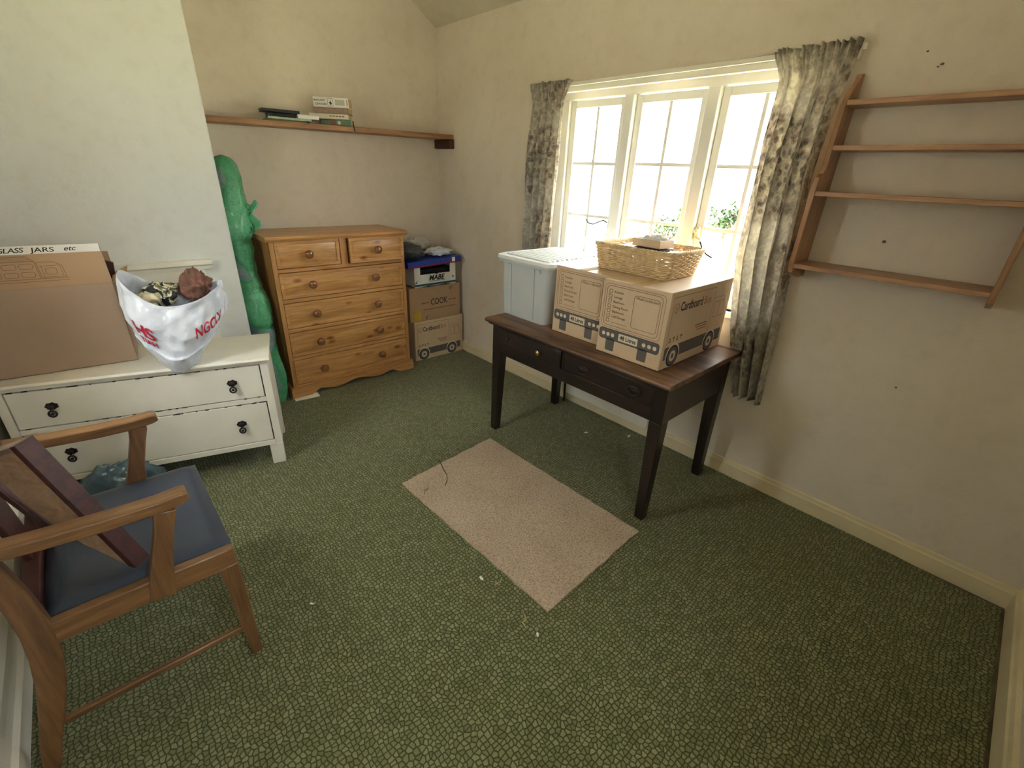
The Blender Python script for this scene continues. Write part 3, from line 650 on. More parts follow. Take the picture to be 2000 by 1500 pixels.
p.poly([(0, .010), (.4, .010), (.4, .026), (0, .026)], 5); p.poly([(.0, .03), (.03, .062), (.02, .035)], 5, 1); p.poly([(.36, .075), (.385, .06), (.375, .05)], 1, 1)
for u in (.11, .28): p.poly([(u, 0), (u+.028, 0), (u+.014, .014)], 1, 2)
p.line([(.14, .042), (.29, .042)], .004, 0, False, 1)
p.build('lettering', [M[k] for k in INK]+[M['teal_print']], t)
t = thing('box_lid', 'shallow blue box lid with a red stripe lying on the fruit tray', 'lid', (-.3, .16, .804))
Mr = Matrix.Translation((-.3, .16, .804)) @ Matrix.Rotation(R(-2.5), 4, 'Y') @ Matrix.Translation((.3, -.16, -.804))
b = MB(); b.box(-.548, -.045, -.004, .32, .846, .850, 0, Mr)
for a in ((-.548, -.045, -.006, -.002), (-.548, -.045, .318, .322)): b.box(a[0], a[1], a[2], a[3], .803, .850, 0, Mr)
b.box(-.550, -.546, -.004, .32, .803, .850, 0, Mr); b.box(-.047, -.043, -.004, .32, .803, .850, 0, Mr); b.build('tray', M['blue_print'], t)
MB().box(-.549, -.044, -.0068, -.006, .803, .813, 0, Mr).build('red_stripe', plain('dark_red_print', (140,36,58), .6, .05), t)
MB().box(-.135, -.105, -.0072, -.006, .812, .846, 0, Mr).build('price_label', M['paper'], t)
def lump(name, label, cat, c, r, mat, seed, rough=.25, freq=3.5, flat=None, nseg=40, parent=None, group=None):
    c = Vector(c)
    def fn(u, v):
        th = u*2*math.pi; ph = math.pi*v
        d = Vector((math.sin(ph)*math.cos(th), math.sin(ph)*math.sin(th), math.cos(ph)))
        n = noise.fractal(d*freq*.5+Vector((seed, seed*2, 0)), .7, 2.1, 4) + .5*(.3-abs(noise.noise(d*freq*.8+Vector((0, seed, seed)))))
        k = 1+rough*n; p = Vector((d.x*r[0], d.y*r[1], d.z*r[2]))*k
        q = c+p
        if flat is not None and q.z < flat: q.z = flat
        return q
    mb = MB().grid(nseg, nseg//2, fn, cu=True)
    o = mb.build(name, M[mat], parent, smooth=True, fix=False)
    if parent is None:
        o.data.transform(Matrix.Translation(-Vector((c.x, c.y, flat if flat is not None else c.z-r[2])))); o.location = (c.x, c.y, flat if flat is not None else c.z-r[2])
        if label: tag(o, label, cat, group)
    return o
lump('plastic_bag', 'dark grey plastic bag lying on the blue lid beside the pine chest', 'bag', (-.47, .12, .908), (.11, .12, .062), 'grey_bag', 2.3, .3, 4, .846)
lump('plastic_bag', 'crumpled white plastic bag at the corner end of the blue lid', 'bag', (-.185, .12, .888), (.11, .09, .028), 'white_bag', 6.1, .5, 5, .859)
lump('plastic_sheet', 'thin clear plastic sheet bunched behind the bags on the blue lid', 'plastic sheet', (-.33, .25, .93), (.13, .04, .06), 'clear', 9.2, .4, 4, .855)

# ------------------------------------------------------------------ alcove shelf and books
t = thing('alcove_shelf', 'long plain pine shelf running across the alcove', 'shelf', (-.86, .27, 1.70))
ang = math.atan2(.030, 1.68)
Ms = Matrix.Translation((.012, 0, 1.758)) @ Matrix.Rotation(-ang, 4, 'Y') @ Matrix.Translation((-.012, 0, -1.758))
MB().box(-1.742, .012, .16, .372, 1.727, 1.758, 0, Ms).build('board', M['shelfwood_x'], t, bevel=.002)
MB().box(-.03, WX, .152, .372, 1.660, 1.7265).build('end_batten', M['batten'], t, bevel=.006)
MB().tube([(-.815, .1575, 1.775), (-.813, .1565, 1.742), (-.806, .157, 1.715)], .0035, 5).build('dangling_ribbon', M['cable'], t)
def topz(x): return 1.758 + (x-.012)*math.tan(ang)
def book(label, x, y, z, L, W, H, rz, cover, spine_print=None, pages='page', group='books on the alcove shelf', cat='book', nm='book'):
    """spine (length L) along local x at y=0 facing -y; pages inside"""
    t = thing(nm, label, cat, (x, y, z), R(rz), group); tc = .003
    b = MB(); b.box(0, L, 0, W, 0, tc); b.box(0, L, 0, W, H-tc, H); b.box(0, L, 0, tc, tc, H-tc); b.build('cover', cover, t, local=True, bevel=.001)
    MB().box(.004, L-.003, tc, W-.005, tc, H-tc).build('page_block', M[pages], t, local=True)
    if spine_print: spine_print(Print((0, 0, 0), (1, 0, 0), (0, 0, 1)), t)
    return t
z0 = topz(-.95)+.0012; BR = -38
def sp_green(p, t): p.poly(circ(.12, .018, .011), 4); p.poly([(.06, .003), (.1, .003), (.1, .033), (.06, .033)], 2); p.build('spine_print', [M[k] for k in INK], t, True)
def sp_white(p, t):
    for i in range(5): p.line([(.13+.02*i, .017), (.14+.02*i, .017)], .006, 2)
    p.build('spine_print', [M[k] for k in INK], t, True)
def sp_top(p, t):
    p.text('MARGARET', .006, .034, .016, 0, 1, .0004, 0, .075); p.text('GRAHAM', .014, .012, .018, 0, 1, .0004, 0, .068)
    p.line([(.092, .008), (.126, .008), (.126, .05), (.092, .05)], .002, 0, True); p.poly([(.098, .028), (.106, .03), (.112, .044), (.114, .03), (.12, .022), (.110, .012), (.106, .022)], 1, 1)
    p.poly([(.14, .014), (.20, .014), (.20, .046), (.14, .046)], 0 if False else 5); p.line([(.216, .016), (.216, .046)], .004, 0)
    p.build('spine_print', [M[k] for k in INK]+[plain('pale_grey_ink', (186,186,170), .7, .05)], t, True)
bx, by = -1.02, .272
book('green book with a pictorial spine at the bottom of the taller stack', bx+.03, by-.005, z0, .195, .105, .036, BR, plain('green_cover', (96,128,106), .5, .15, 30), sp_green)
book('cream book second from the bottom of the taller stack', bx-.03, by+.02, z0+.037, .25, .105, .030, BR+1, plain('cream_cover', (222,212,188), .5, .05), sp_white)
book('brown marbled book under the thick white paperback', bx-.002, by+.01, z0+.068, .225, .105, .034, BR-2, plain('brown_cover', (150,122,104), .5, .15, 40))
book('thick white paperback lettered MARGARET GRAHAM on top of the taller stack', bx+.0, by+.008, z0+.103, .225, .105, .058, BR, M['paper'], sp_top)
z1 = topz(-1.28)+.0012
book('thin dark-edged folder at the bottom of the lower pile on the shelf', -1.355, .215, z1-.001, .24, .13, .010, -10, plain('olive_cover', (120,120,92), .6, .3, 30), None, 'paper')
book('pale green magazine in the lower pile on the shelf', -1.335, .21, z1+.0105, .25, .13, .012, -12, plain('pale_green_cover', (172,190,168), .5, .2, 30), None, 'paper')
book('white notebook sticking out of the lower pile on the shelf', -1.165, .185, z1+.024, .125, .12, .022, -16, plain('white_cover', (228,230,226), .5, .08), None, 'paper')
book('black case lying in the lower pile on the shelf', -1.33, .215, z1+.0235, .16, .12, .020, -8, M['black'], None, 'black', 'books on the alcove shelf', 'case', 'disc_case')
book('black hardback on top of the lower pile on the shelf', -1.365, .21, z1+.047, .215, .13, .016, -8, plain('charcoal_cover', (52,54,54), .4, .1), None, 'black')

# ------------------------------------------------------------------ green wrapped roll in the alcove
t = thing('wrapped_roll', 'tall roll wrapped in crinkled green polythene standing in the alcove', 'roll', (-1.642, .03, 0))
def roll(u, v):
    th = u*2*math.pi; z = 1.53*v
    cx = -1.640 - .012*v + .01*math.sin(v*7); cy = -.01+.16*v
    r = .078 + .010*math.sin(v*19) + (.014 if v > .7 else 0)*math.sin((v-.7)/.3*math.pi)
    if v < .04: r *= .75+.25*v/.04
    if v > .93: r *= max(.08, math.sqrt(max(0, 1-((v-.93)/.07)**2)))
    for vb in (.34, .50, .69): r -= .012*math.exp(-((v-vb)/.012)**2)
    d = Vector((math.cos(th), math.sin(th), 0)); n = noise.fractal(Vector((d.x*1.6, d.y*1.6, z*6)), .8, 2.1, 4)
    r *= 1+.13*n+.05*noise.noise(Vector((d.x*5, d.y*5, z*26)))
    x = cx+d.x*r*1.0; y = cy+d.y*r*1.12
    return (max(CHX+.003, min(x, -1.562)), y, z)
MB().grid(44, 130, roll, cu=True).build('polythene_wrap', M['green'], t, smooth=True, fix=False)
for vb in (.34, .50, .69):
    pts = []
    for i in range(28):
        a = Vector(roll(i/28, vb)); c = Vector((-1.640-.012*vb, -.01+.16*vb, 1.53*vb)); dd = (a-c); q_ = c+dd*(1+.002/dd.length)+Vector((0,0,.01*math.sin(i/28*6.28))); q_.x = max(CHX+.008, min(q_.x, -1.563)); pts.append(q_)
    MB().tube(pts, .006, 6, closed=True).build('tie', M['green'], t, smooth=True)
def flapfn(u, v):
    return (-1.60+.05*u+.02*math.sin(v*9), .03+.02*math.sin(u*5), 1.10+.16*v+.03*u+.01*math.sin(u*9))
MB().grid(8, 8, flapfn).build('loose_flap', M['green'], t, smooth=True, solid=.001, fix=False)

# ------------------------------------------------------------------ white two-drawer dresser (turned in its corner)
DA = R(-16.8); DP = (-1.869, -.798, 0)
d = thing('dresser', 'low white painted two-drawer chest with blackened drop handles', 'dresser', DP, DA)
du = Vector((math.cos(DA), math.sin(DA), 0)); dn = Vector((-math.sin(DA), math.cos(DA), 0))
def DW(u, n, z=0): return Vector(DP)+du*u+dn*n+Vector((0, 0, z))
U0, U1, DD = -.985, .032, .375
b = MB(); b.box(U0, U0+.02, .012, DD, .124, .605); b.box(U1-.02, U1, .012, DD, .124, .605); b.box(U0, U1, DD-.01, DD, .124, .605); b.build('carcass', M['white_paint'], d, local=True, bevel=.003)
b = MB(); b.box(U0+.0, -.952, .002, .02, .122, .606); b.box(-.004, U1, .002, .02, .122, .606); b.box(-.952, -.004, .002, .03, .586, .606); b.box(-.952, -.004, .002, .03, .381, .407); b.box(-.952, -.004, -.003, .03, .122, .150)
b.build('face_frame', M['white_paint'], d, local=True, bevel=.002)
MB().prism([(-.016, .604), (-.020, .612), (-.014, .622), (DD+.01, .622), (DD+.01, .604)], U0-.014, U1+.012, 'x').build('top', M['white_paint'], d, local=True, bevel=.002)
MB().box(-.951, -.005, .012, .020, .15, .585).build('gap_shadow_sheet', M['cable'], d, local=True)  # dark sheet standing in for shadow in the gaps round the drawers
for z0, z1 in ((.411, .582), (.154, .377)):
    o = MB().box(-.947, -.009, .0005, .016, z0, z1).build('drawer', M['white_paint'], d, local=True, bevel=.0025)
    for u in (-.814, -.137):
        z = (z0+z1)/2+.005
        hb = MB().prism([(u+.024*math.cos(a)*(1 if k % 2 else .86), z+.004+.018*math.sin(a)*(1 if k % 2 else .8)) for k, a in enumerate([2*math.pi*i/14 for i in range(14)])], -.005, .001, 'y')
        hb.lathe([(.009, 0), (.013, .008), (.010, .016), (.003, .019)], (u, -.004, z+.006), (0, -1, 0), 10)
        o2 = hb.build('handle_plate', M['dark_metal'], o, local=True, bevel=.001)
        hd = MB(); hd.tube([(u, -.016, z-.004), (u, -.018, z-.014)], .004, 6)
        hd.tube([(u+.013*math.cos(a), -.018, z-.026+.014*math.sin(a)) for a in [2*math.pi*i/16 for i in range(16)]], .0042, 6, closed=True)
        hd.lathe([(.006, 0), (.007, .004), (.003, .007)], (u, -.016, z-.026), (0, -1, 0), 8); hd.build('drop', M['dark_metal'], o, local=True, smooth='auto')
for u0, u1, n0, n1 in ((-.034, .030, .0, .055), (U0, U0+.064, .0, .055), (-.034, .030, DD-.05, DD), (U0, U0+.064, DD-.05, DD)):
    MB().box(u0, u1, n0, n1, 0, .124).build('foot', M['white_paint'], d, local=True, bevel=.003)
chips = MB(); rnd = random.Random(3)
for (ua, ub, z) in ((-.95, -.005, .5835), (-.95, -.005, .3785), (-.95, -.005, .4095)):
    for k in range(16):
        u = rnd.uniform(ua, ub); w = rnd.uniform(.004, .022); chips.box(u, u+w, -.0008, .004, z-.0012, z+rnd.uniform(.001, .003))
chips.build('chipped_edges', M['cable'], d, local=True)['kind'] = 'stuff'

# big open cardboard box on the dresser
bxr = R(-5.5); bo = DW(-.512, .152, .6235)
t = thing('cardboard_box', 'large open brown box marked GLASS JARS etc on the white dresser', 'box', bo, bxr)
BW, BD, BH, TH = .535, .26, .368, .005
b = MB(); b.box(-BW, 0, 0, TH, 0, BH); b.box(-BW, 0, BD-TH, BD, 0, BH); b.box(-TH, 0, TH, BD-TH, 0, BH); b.box(-BW, -BW+TH, TH, BD-TH, 0, BH); b.box(-BW, 0, 0, BD, 0, TH)
b.build('body', M['card_dull'], t, local=True, bevel=.002)
FA = R(10); FH = .165; fy, fz = math.sin(FA), math.cos(FA)
MB().hexa([(-BW, 0, BH), (0, 0, BH), (0, TH, BH), (-BW, TH, BH)], [(-BW, fy*FH, BH+fz*FH), (-.008, fy*FH, BH+fz*FH), (-.008, fy*FH+TH, BH+fz*FH), (-BW, fy*FH+TH, BH+fz*FH)]).build('front_flap', M['card_old'], t, local=True)
b = MB(); b.hexa([(-TH, .01, BH), (0, .01, BH), (0, BD-.01, BH), (-TH, BD-.01, BH)], [(.052, .03, BH+.022), (.056, .03, BH+.026), (.056, BD-.03, BH+.030), (.052, BD-.03, BH+.026)]); b.build('side_flap', M['card_light'], t, local=True)
MB().hexa([(-BW, BD-TH, BH), (0, BD-TH, BH), (0, BD, BH), (-BW, BD, BH)], [(-BW, BD-.03, BH+.10), (-.0, BD-.03, BH+.10), (-.0, BD-.025, BH+.10), (-BW, BD-.025, BH+.10)]).build('back_flap', M['card_old'], t, local=True)
p = Print((-BW, 0, BH), (1, 0, 0), (0, fy, fz))
p.poly([(0, FH-.032), (BW-.009, FH-.032), (BW-.009, FH), (0, FH)], 4, 1)
p.text('GLASS', BW-.325, FH-.026, .026, 1, 2, .0003, .25, .085, .9, R(1.5)); p.text('JARS', BW-.222, FH-.0255, .026, 1, 2, .0003, .1, .07); p.text('etc', BW-.125, FH-.0235, .027, 1, 2, .0003, .4, .042)
X_ = lambda u: BW-.47+u
p.line([(X_(0), .035), (X_(.335), .035)], .0022, 2); p.line([(X_(0), .025), (X_(.335), .025)], .0018, 2)
p.line([(X_(.0), .125), (X_(.225), .125), (X_(.245), .104), (X_(.0), .104)], .0018, 2)
for k in range(4): p.line([(X_(0), .122-.005*k), (X_(.228+.004*k), .122-.005*k)], .0012, 2)
p.line([(X_(.245), .104), (X_(.25), .035)], .0018, 2)
for r_ in range(2):
    for k in range(5): p.line(rrect(X_(.002+.049*k), .075-.032*r_, X_(.042+.049*k), .095-.032*r_, .005, 2), .0018, 2, True)
p.line([(X_(.25), .10), (X_(.30), .10), (X_(.325), .085), (X_(.33), .04), (X_(.255), .04)], .0018, 2, True); p.line([(X_(.255), .085), (X_(.318), .085), (X_(.322), .042)], .0016, 2); p.line(rrect(X_(.272), .05, X_(.305), .076, .006, 2), .0018, 2, True); p.line([(X_(.262), .085), (X_(.264), .04)], .0016, 2)
p.build('bus_print', [M[k] for k in INK[:4]]+[M['tape']], t, True)
t2 = tag(MB().hexa([(-.075, 0, .02), (-.03, 0, .02), (-.03, .018, .02), (-.075, .018, .02)], [(-.045, 0, .445), (.012, 0, .425), (.012, .018, .425), (-.045, .018, .445)]).build('dark_end_piece', M['maroon'], bevel=.002), 'dark brown flat end poking out of the big cardboard box', 'offcut')  # dark brown flat piece standing at the open side of the box
t2.location = bo + Vector((math.sin(-bxr)*.17, math.cos(bxr)*.17, 0)); t2.rotation_euler = (0, 0, bxr)

# ------------------------------------------------------------------ white carrier bag hanging over the dresser edge
bag = thing('carrier_bag', 'white carrier bag with red lettering, stuffed with clothes, on the white dresser', 'bag', DP, DA)
BU, BN = -.292, .085
def bagf(u, v):
    th = u*2*math.pi                       # th = 0 -> +u, th = -90deg -> front
    cu, sn = math.cos(th), math.sin(th); front = max(0, -sn)
    prof = [0, .34, .57, .73, .85, .94, .99, 1.0, .99, .97, .96]
    k = v*10; i = min(9, int(k)); rr_ = prof[i]+(prof[i+1]-prof[i])*(k-i)
    zb = .6255-.12*front**3
    rim = .955+.055*max(0, -cu)**2*1.9+.035*max(0, cu)**3 - .035*front**2
    zz = zb+(rim-zb)*max(0, (v-.06)/.94)**.85 if v > .06 else zb
    hw = .205 if cu > 0 else .185; hd = .15 if sn < 0 else .12
    x = BU + hw*rr_*cu - .035*(1-v)*1.0; y = BN + hd*rr_*sn - (.02*front if v < .4 else 0)
    nn = noise.fractal(Vector((cu*2.2, sn*2.2, v*3.5)), .8, 2.2, 2); nn2 = .3-abs(noise.noise(Vector((cu*2.2+v*2, sn*2.2, v*5))))
    am = min(1, v*3)
    x += (.016*nn+.006*nn2)*cu*am; y += (.020*nn+.010*nn2)*sn*am
    if v < .3: y = max(y, -.115)
    if zz < .626 and y > -.024: zz = .6255
    x = max(x, -.487+.03*max(0, zz-.65))
    return Vector((x, y, zz+.006*nn*v))
MB().grid(220, 120, bagf, cu=True).build('bag_skin', M['white_bag'], bag, smooth=True, local=True, solid=.0012, fix=False)
def wrap_text(s, size, u0, v0, du_, dv_, fit, name):
    vs, fs = text_mesh(s, size, .0012); w = max(q.x for q in vs); h = max(q.y for q in vs); mb = MB(); out = []
    for q in vs:
        u = u0+du_*q.x/w; v = v0+dv_*q.y/h; a = bagf(u % 1, v); c = bagf((u+.002) % 1, v)-a; e = bagf(u % 1, v+.004)-a; nrm = c.cross(e).normalized()
        out.append(a+nrm*.005)
    mb.add(out, fs).build(name, M['red_print'], bag, local=True, fix=False)
wrap_text('HS', .05, .632, .56, .06, .14, 0, 'red_lettering'); wrap_text('TIAH', .03, .638, .47, .05, .06, 0, 'red_lettering'); wrap_text('NGOLV', .05, .815, .56, .12, .13, 0, 'red_lettering')
def garment(nm, label, u, n, z, r, m, seed, cat='clothing'):
    p_ = DW(u, n, z); return lump(nm, label, cat, p_, r, m, seed, .38, 3.2, None, 56, None, 'clothes stuffed in the carrier bag')
garment('garment', 'black and cream patterned cloth crumpled in the carrier bag', -.335, .10, .945, (.062, .06, .05), 'garment_a', 4.0)
garment('garment', 'russet brown cloth standing up in the carrier bag', -.205, .13, .965, (.06, .05, .07), 'garment_b', 7.7)
garment('garment', 'cream cloth tucked at the front of the carrier bag', -.38, .06, .925, (.045, .045, .035), 'garment_c', 1.2)

# ------------------------------------------------------------------ dark desk
DX = [-.712, -.10]; DYa, DYb = -1.222, -2.362; TZ = .74
dk = thing('writing_desk', 'old blackened wooden desk with two drawers under the window', 'desk', (-.4, -1.79, 0))
MB().prism([(-.748, .717), (-.754, .727), (-.748, .738), (-.742, TZ), (-.058, TZ), (-.058, .715), (-.742, .715)], -2.388, -1.192, 'y').build('top', M['desk_top'], dk, bevel=.003)
MB().box(-.735, -.07, -2.375, -1.205, .703, .716).build('moulding', M['desk_y'], dk, bevel=.004)
def leg(x, y, ix, iy):
    a, c = .062, .044            # square at top, tapered on the inner faces
    x1, y1 = x+ix*a, y+iy*a; x2, y2 = x+ix*c, y+iy*c
    m = MB(); q = lambda X, Y, z: [(min(x, X), min(y, Y), z), (max(x, X), min(y, Y), z), (max(x, X), max(y, Y), z), (min(x, X), max(y, Y), z)]
    m.hexa(q(x1, y1, .53), q(x1, y1, .704)); m.hexa(q(x2, y2, 0), q(x1, y1, .53)); m.build('leg', M['desk_z'], dk, bevel=.003)
leg(DX[0], DYa, 1, -1); leg(DX[0], DYb, 1, 1); leg(DX[1], DYa, -1, -1); leg(DX[1], DYb, -1, 1)
b = MB(); b.box(DX[0]+.004, DX[0]+.024, DYb+.06, DYa-.06, .53, .594); b.box(DX[0]+.004, DX[0]+.024, DYb+.06, DYa-.06, .697, .704); b.box(DX[0]+.004, DX[0]+.024, -1.778, -1.764, .59, .70); b.build('front_apron', M['desk_y'], dk, bevel=.002)
for y in (DYa-.004, DYb+.024): MB().box(DX[0]+.06, DX[1]-.06, y-.02, y, .53, .704).build('side_apron', M['desk_x'], dk)
MB().box(DX[1]-.024, DX[1]-.004, DYb+.06, DYa-.06, .53, .704).build('back_apron', M['desk_y'], dk)
def ddrawer(ya, yb, out=0):
    m = MB(); m.box(DX[0]+.002-out, DX[0]+.02, yb, ya, .597, .694); m.box(DX[0]-out, DX[0]+.004, yb+.006, ya-.006, .603, .688)
    m.box(DX[0]+.02, DX[0]+.45, yb+.02, yb+.03, .60, .68); m.box(DX[0]+.02, DX[0]+.45, ya-.03, ya-.02, .60, .68); return m.build('drawer', M['desk_y'], dk, bevel=.002)
d1 = ddrawer(-1.288, -1.762, .006); d2 = ddrawer(-1.780, -2.30)
for y in (-1.907, -2.205):
    m = MB(); m.lathe([(.036, 0), (.036, .003), (.030, .005)], (DX[0]-.0005, y, .642), (-1, 0, 0), 24, 0, .55, 1.0)
    m.tube([(DX[0]-.008, y+.033*math.cos(a), .640+.018*math.sin(a)) for a in [2*math.pi*i/20 for i in range(20)]], .0028, 6, closed=True)
    m.tube([(DX[0]-.010, y+.026*math.cos(a), .640-.013*math.sin(a)) for a in [math.pi*i/10 for i in range(11)]], .0035, 6); m.build('oval_handle', M['desk_metal'], d2, smooth='auto')
m = MB(); m.lathe([(.006, 0), (.006, .008), (.014, .012), (.015, .018), (.008, .023), (.003, .025)], (DX[0]-.006, -1.612, .642), (-1, 0, 0), 12); m.build('brass_knob', M['brass'], d1, smooth='auto')
m = MB().prism([(-1.335, .665), (-1.352, .682), (-1.372, .648), (-1.362, .632), (-1.345, .630)], DX[0]-.009, DX[0]-.005, 'x'); m.lathe([(.009, 0), (.012, .006), (.004, .014)], (DX[0]-.008, -1.357, .648), (-1, 0, 0), 8); m.build('broken_handle_plate', M['desk_metal'], d1)
tag(MB().tube([(-.05, -1.265, .50), (-.048, -1.262, .30), (-.045, -1.262, .12), (-.046, -1.266, .004)], .008, 6).build('power_cable', M['cable']), 'dark cable hanging down the wall behind the desk', 'cable')

# moving boxes on the desk
def moving_box(label, x0, y0, y1, x1, z0, z1):
    t = thing('moving_box', label, 'box', ((x0+x1)/2, (y0+y1)/2, z0), 0, 'van-printed moving boxes')
    MB().box(x0, x1, y0, y1, z0, z1).build('body', M['card'], t, bevel=.003)
    MB().box(x0+.004, x1-.004, (y0+y1)/2-.024, (y0+y1)/2+.024, z1, z1+.0012).build('tape_strip', M['card_light'], t)
    van_front((x0, y1, z0), (0, -1, 0), (0, 0, 1), y1-y0, z1-z0, t); van_side((x0, y0, z0), (1, 0, 0), (0, 0, 1), x1-x0, z1-z0, t); return t
moving_box('48 litre moving box at the end of the desk, side van print showing', -.654, -2.268, -1.926, -.075, .7425, 1.0885)
moving_box('48 litre moving box on the desk between the tub and the other box', -.605, -1.922, -1.588, -.07, .7425, 1.0885)

# plastic storage tub
tb = thing('storage_tub', 'pale blue-grey plastic storage tub with a ribbed lid on the desk', 'storage tub', (-.37, -1.35, .741))
def rr_loop(x0, x1, y0, y1, r, z, n=5): return [(p[0], p[1], z) for p in rrect(x0, y0, x1, y1, r, n)]
m = MB(); loops = [rr_loop(-.595, -.13, -1.515, -1.165, .03, .741), rr_loop(-.605, -.12, -1.535, -1.155, .03, 1.045), rr_loop(-.622, -.105, -1.552, -1.138, .035, 1.047), rr_loop(-.622, -.105, -1.552, -1.138, .035, 1.060)]
n = len(loops[0]); m.add([q for l in loops for q in l], [[i*n+j, i*n+(j+1) % n, (i+1)*n+(j+1) % n, (i+1)*n+j] for i in range(3) for j in range(n)]+[list(range(n))[::-1]])
m.build('tub_body', M['bin'], tb, smooth='auto')
for y in (-1.235, -1.42): MB().hexa([(-.600, y-.012, .75), (-.596, y-.012, .75), (-.596, y+.012, .75), (-.600, y+.012, .75)], [(-.612, y-.012, 1.04), (-.604, y-.012, 1.04), (-.604, y+.012, 1.04), (-.612, y+.012, 1.04)]).build('wall_rib', M['bin'], tb, bevel=.002)
for x in (-.50, -.25):
    MB().hexa([(x-.015, -1.520, .75), (x+.015, -1.520, .75), (x+.015, -1.514, .75), (x-.015, -1.514, .75)], [(x-.015, -1.542, 1.04), (x+.015, -1.542, 1.04), (x+.015, -1.534, 1.04), (x-.015, -1.534, 1.04)]).build('wall_rib', M['bin'], tb, bevel=.002)
MB().box(-.616, -.598, -1.478, -1.448, 1.022, 1.042).build('clip_slot', M['bin'], tb)
m = MB(); loops = [rr_loop(-.628, -.10, -1.558, -1.132, .04, 1.056), rr_loop(-.634, -.094, -1.564, -1.126, .045, 1.066), rr_loop(-.630, -.098, -1.560, -1.130, .045, 1.082), rr_loop(-.612, -.116, -1.542, -1.148, .04, 1.088), rr_loop(-.595, -.133, -1.525, -1.165, .03, 1.083)]
n = len(loops[0]); m.add([q for l in loops for q in l], [[i*n+j, i*n+(j+1) % n, (i+1)*n+(j+1) % n, (i+1)*n+j] for i in range(4) for j in range(n)]+[list(range(n))[::-1], list(range(4*n, 5*n))])
lid = m.build('lid', M['bin_lid'], tb, smooth='auto')
for i in range(12):
    x = -.575+.0385*i; MB().box(x-.011, x+.011, -1.512, -1.178, 1.080, 1.0915).build('lid_rib', M['bin_lid'], lid, bevel=.004)

# wicker basket and what lies in it
bk = thing('wicker_basket', 'woven willow basket standing on the two moving boxes', 'basket', (-.335, -1.935, 1.0895), 0)
bx0, bx1, by0, by1 = -.468, -.195, -2.122, -1.742
def bloop(z, grow, nper=150, ph=0, a=0.0):
    pts = rrect(bx0-grow, by0-grow, bx1+grow, by1+grow, .03, 5); P = [Vector((q[0], q[1], z)) for q in pts]; L = [0]
    for i in range(len(P)): L.append(L[-1]+(P[(i+1) % len(P)]-P[i]).length)
    out = []; ctr = Vector(((bx0+bx1)/2, (by0+by1)/2, z))
    for k in range(nper):
        s = L[-1]*k/nper; i = max(j for j in range(len(P)) if L[j] <= s); e = P[(i+1) % len(P)]-P[i]; q = P[i]+e*((s-L[i])/max(1e-9, L[i+1]-L[i]))
        nn = Vector((e.y, -e.x, 0)).normalized(); out.append(q+nn*a*math.sin(2*math.pi*k/nper*(nper/6)+ph))
    return out
wv = MB(); rows = 13
for i in range(rows):
    z = 1.0945+.0085*i; g = .004+.018*i/rows
    wv.tube([p+Vector((0, 0, .001*noise.noise(p*40))) for p in bloop(z, g, 150, math.pi*(i % 2), .0042)], .0043, 5, closed=True)
o = wv.build('weave', M['wicker'], bk, smooth=True); o['kind'] = 'stuff'
sk = MB()
lo, hi = bloop(1.090, .003, 50), bloop(1.206, .022, 50)
for a, b_ in zip(lo, hi): sk.tube([a, b_], .0038, 5)
o = sk.build('stakes', M['wicker'], bk, smooth=True); o['kind'] = 'stuff'
for ph in (0, 2.1, 4.2):
    base = bloop(1.208, .023, 150); ctr = Vector(((bx0+bx1)/2, (by0+by1)/2, 1.208)); pts = []
    for k, p_ in enumerate(base):
        a = k/150*2*math.pi*22+ph; d_ = (p_-ctr); d_.z = 0; d_.normalize(); pts.append(p_+d_*.005*math.cos(a)+Vector((0, 0, .006*math.sin(a))))
    MB().tube(pts, .0048, 5, closed=True).build('rim_strand', M['wicker'], bk, smooth=True)
MB().box(bx0, bx1, by0, by1, 1.0895, 1.094).build('base', M['wicker'], bk)
o = MB().grid(30, 30, lambda u, v: (bx0-.012+(bx1-bx0+.024)*u, by0-.012+(by1-by0+.024)*v, 1.185+.012*noise.fractal(Vector((u*5, v*5, 1)), .8, 2, 3))).build('lace_lining', M['lining'], bk, smooth=True, fix=False)
tag(MB().grid(24, 14, lambda u, v: (-.395+.075*math.cos(u*6.283)*math.sin(v*3.1416), -1.985+.088*math.sin(u*6.283)*math.sin(v*3.1416), 1.206+.011*math.cos(v*3.1416)+.003*noise.noise(Vector((u*40, v*40, 0)))), cu=True).build('felt_pad', M['fuzzy'], None, smooth=True, fix=False), 'dark grey fuzzy pad under the small carton in the wicker basket', 'pad')
t = thing('small_carton', 'small open card tray resting on top of the wicker basket', 'carton', (-.39, -1.985, 1.2185), R(-4))
b = MB(); b.box(-.055, .055, -.075, .075, 0, .003); b.box(-.055, -.052, -.075, .075, 0, .034); b.box(.052, .055, -.075, .075, 0, .034); b.box(-.055, .055, -.075, -.072, 0, .034); b.box(-.055, .055, .072, .075, 0, .034); b.build('tray', M['card'], t, local=True)
lump('tissue', 'crumpled white tissue paper heaped in the small card tray', 'tissue', (-.385, -1.985, 1.244), (.045, .058, .024), 'paper', 5.5, .55, 6, None, 32)

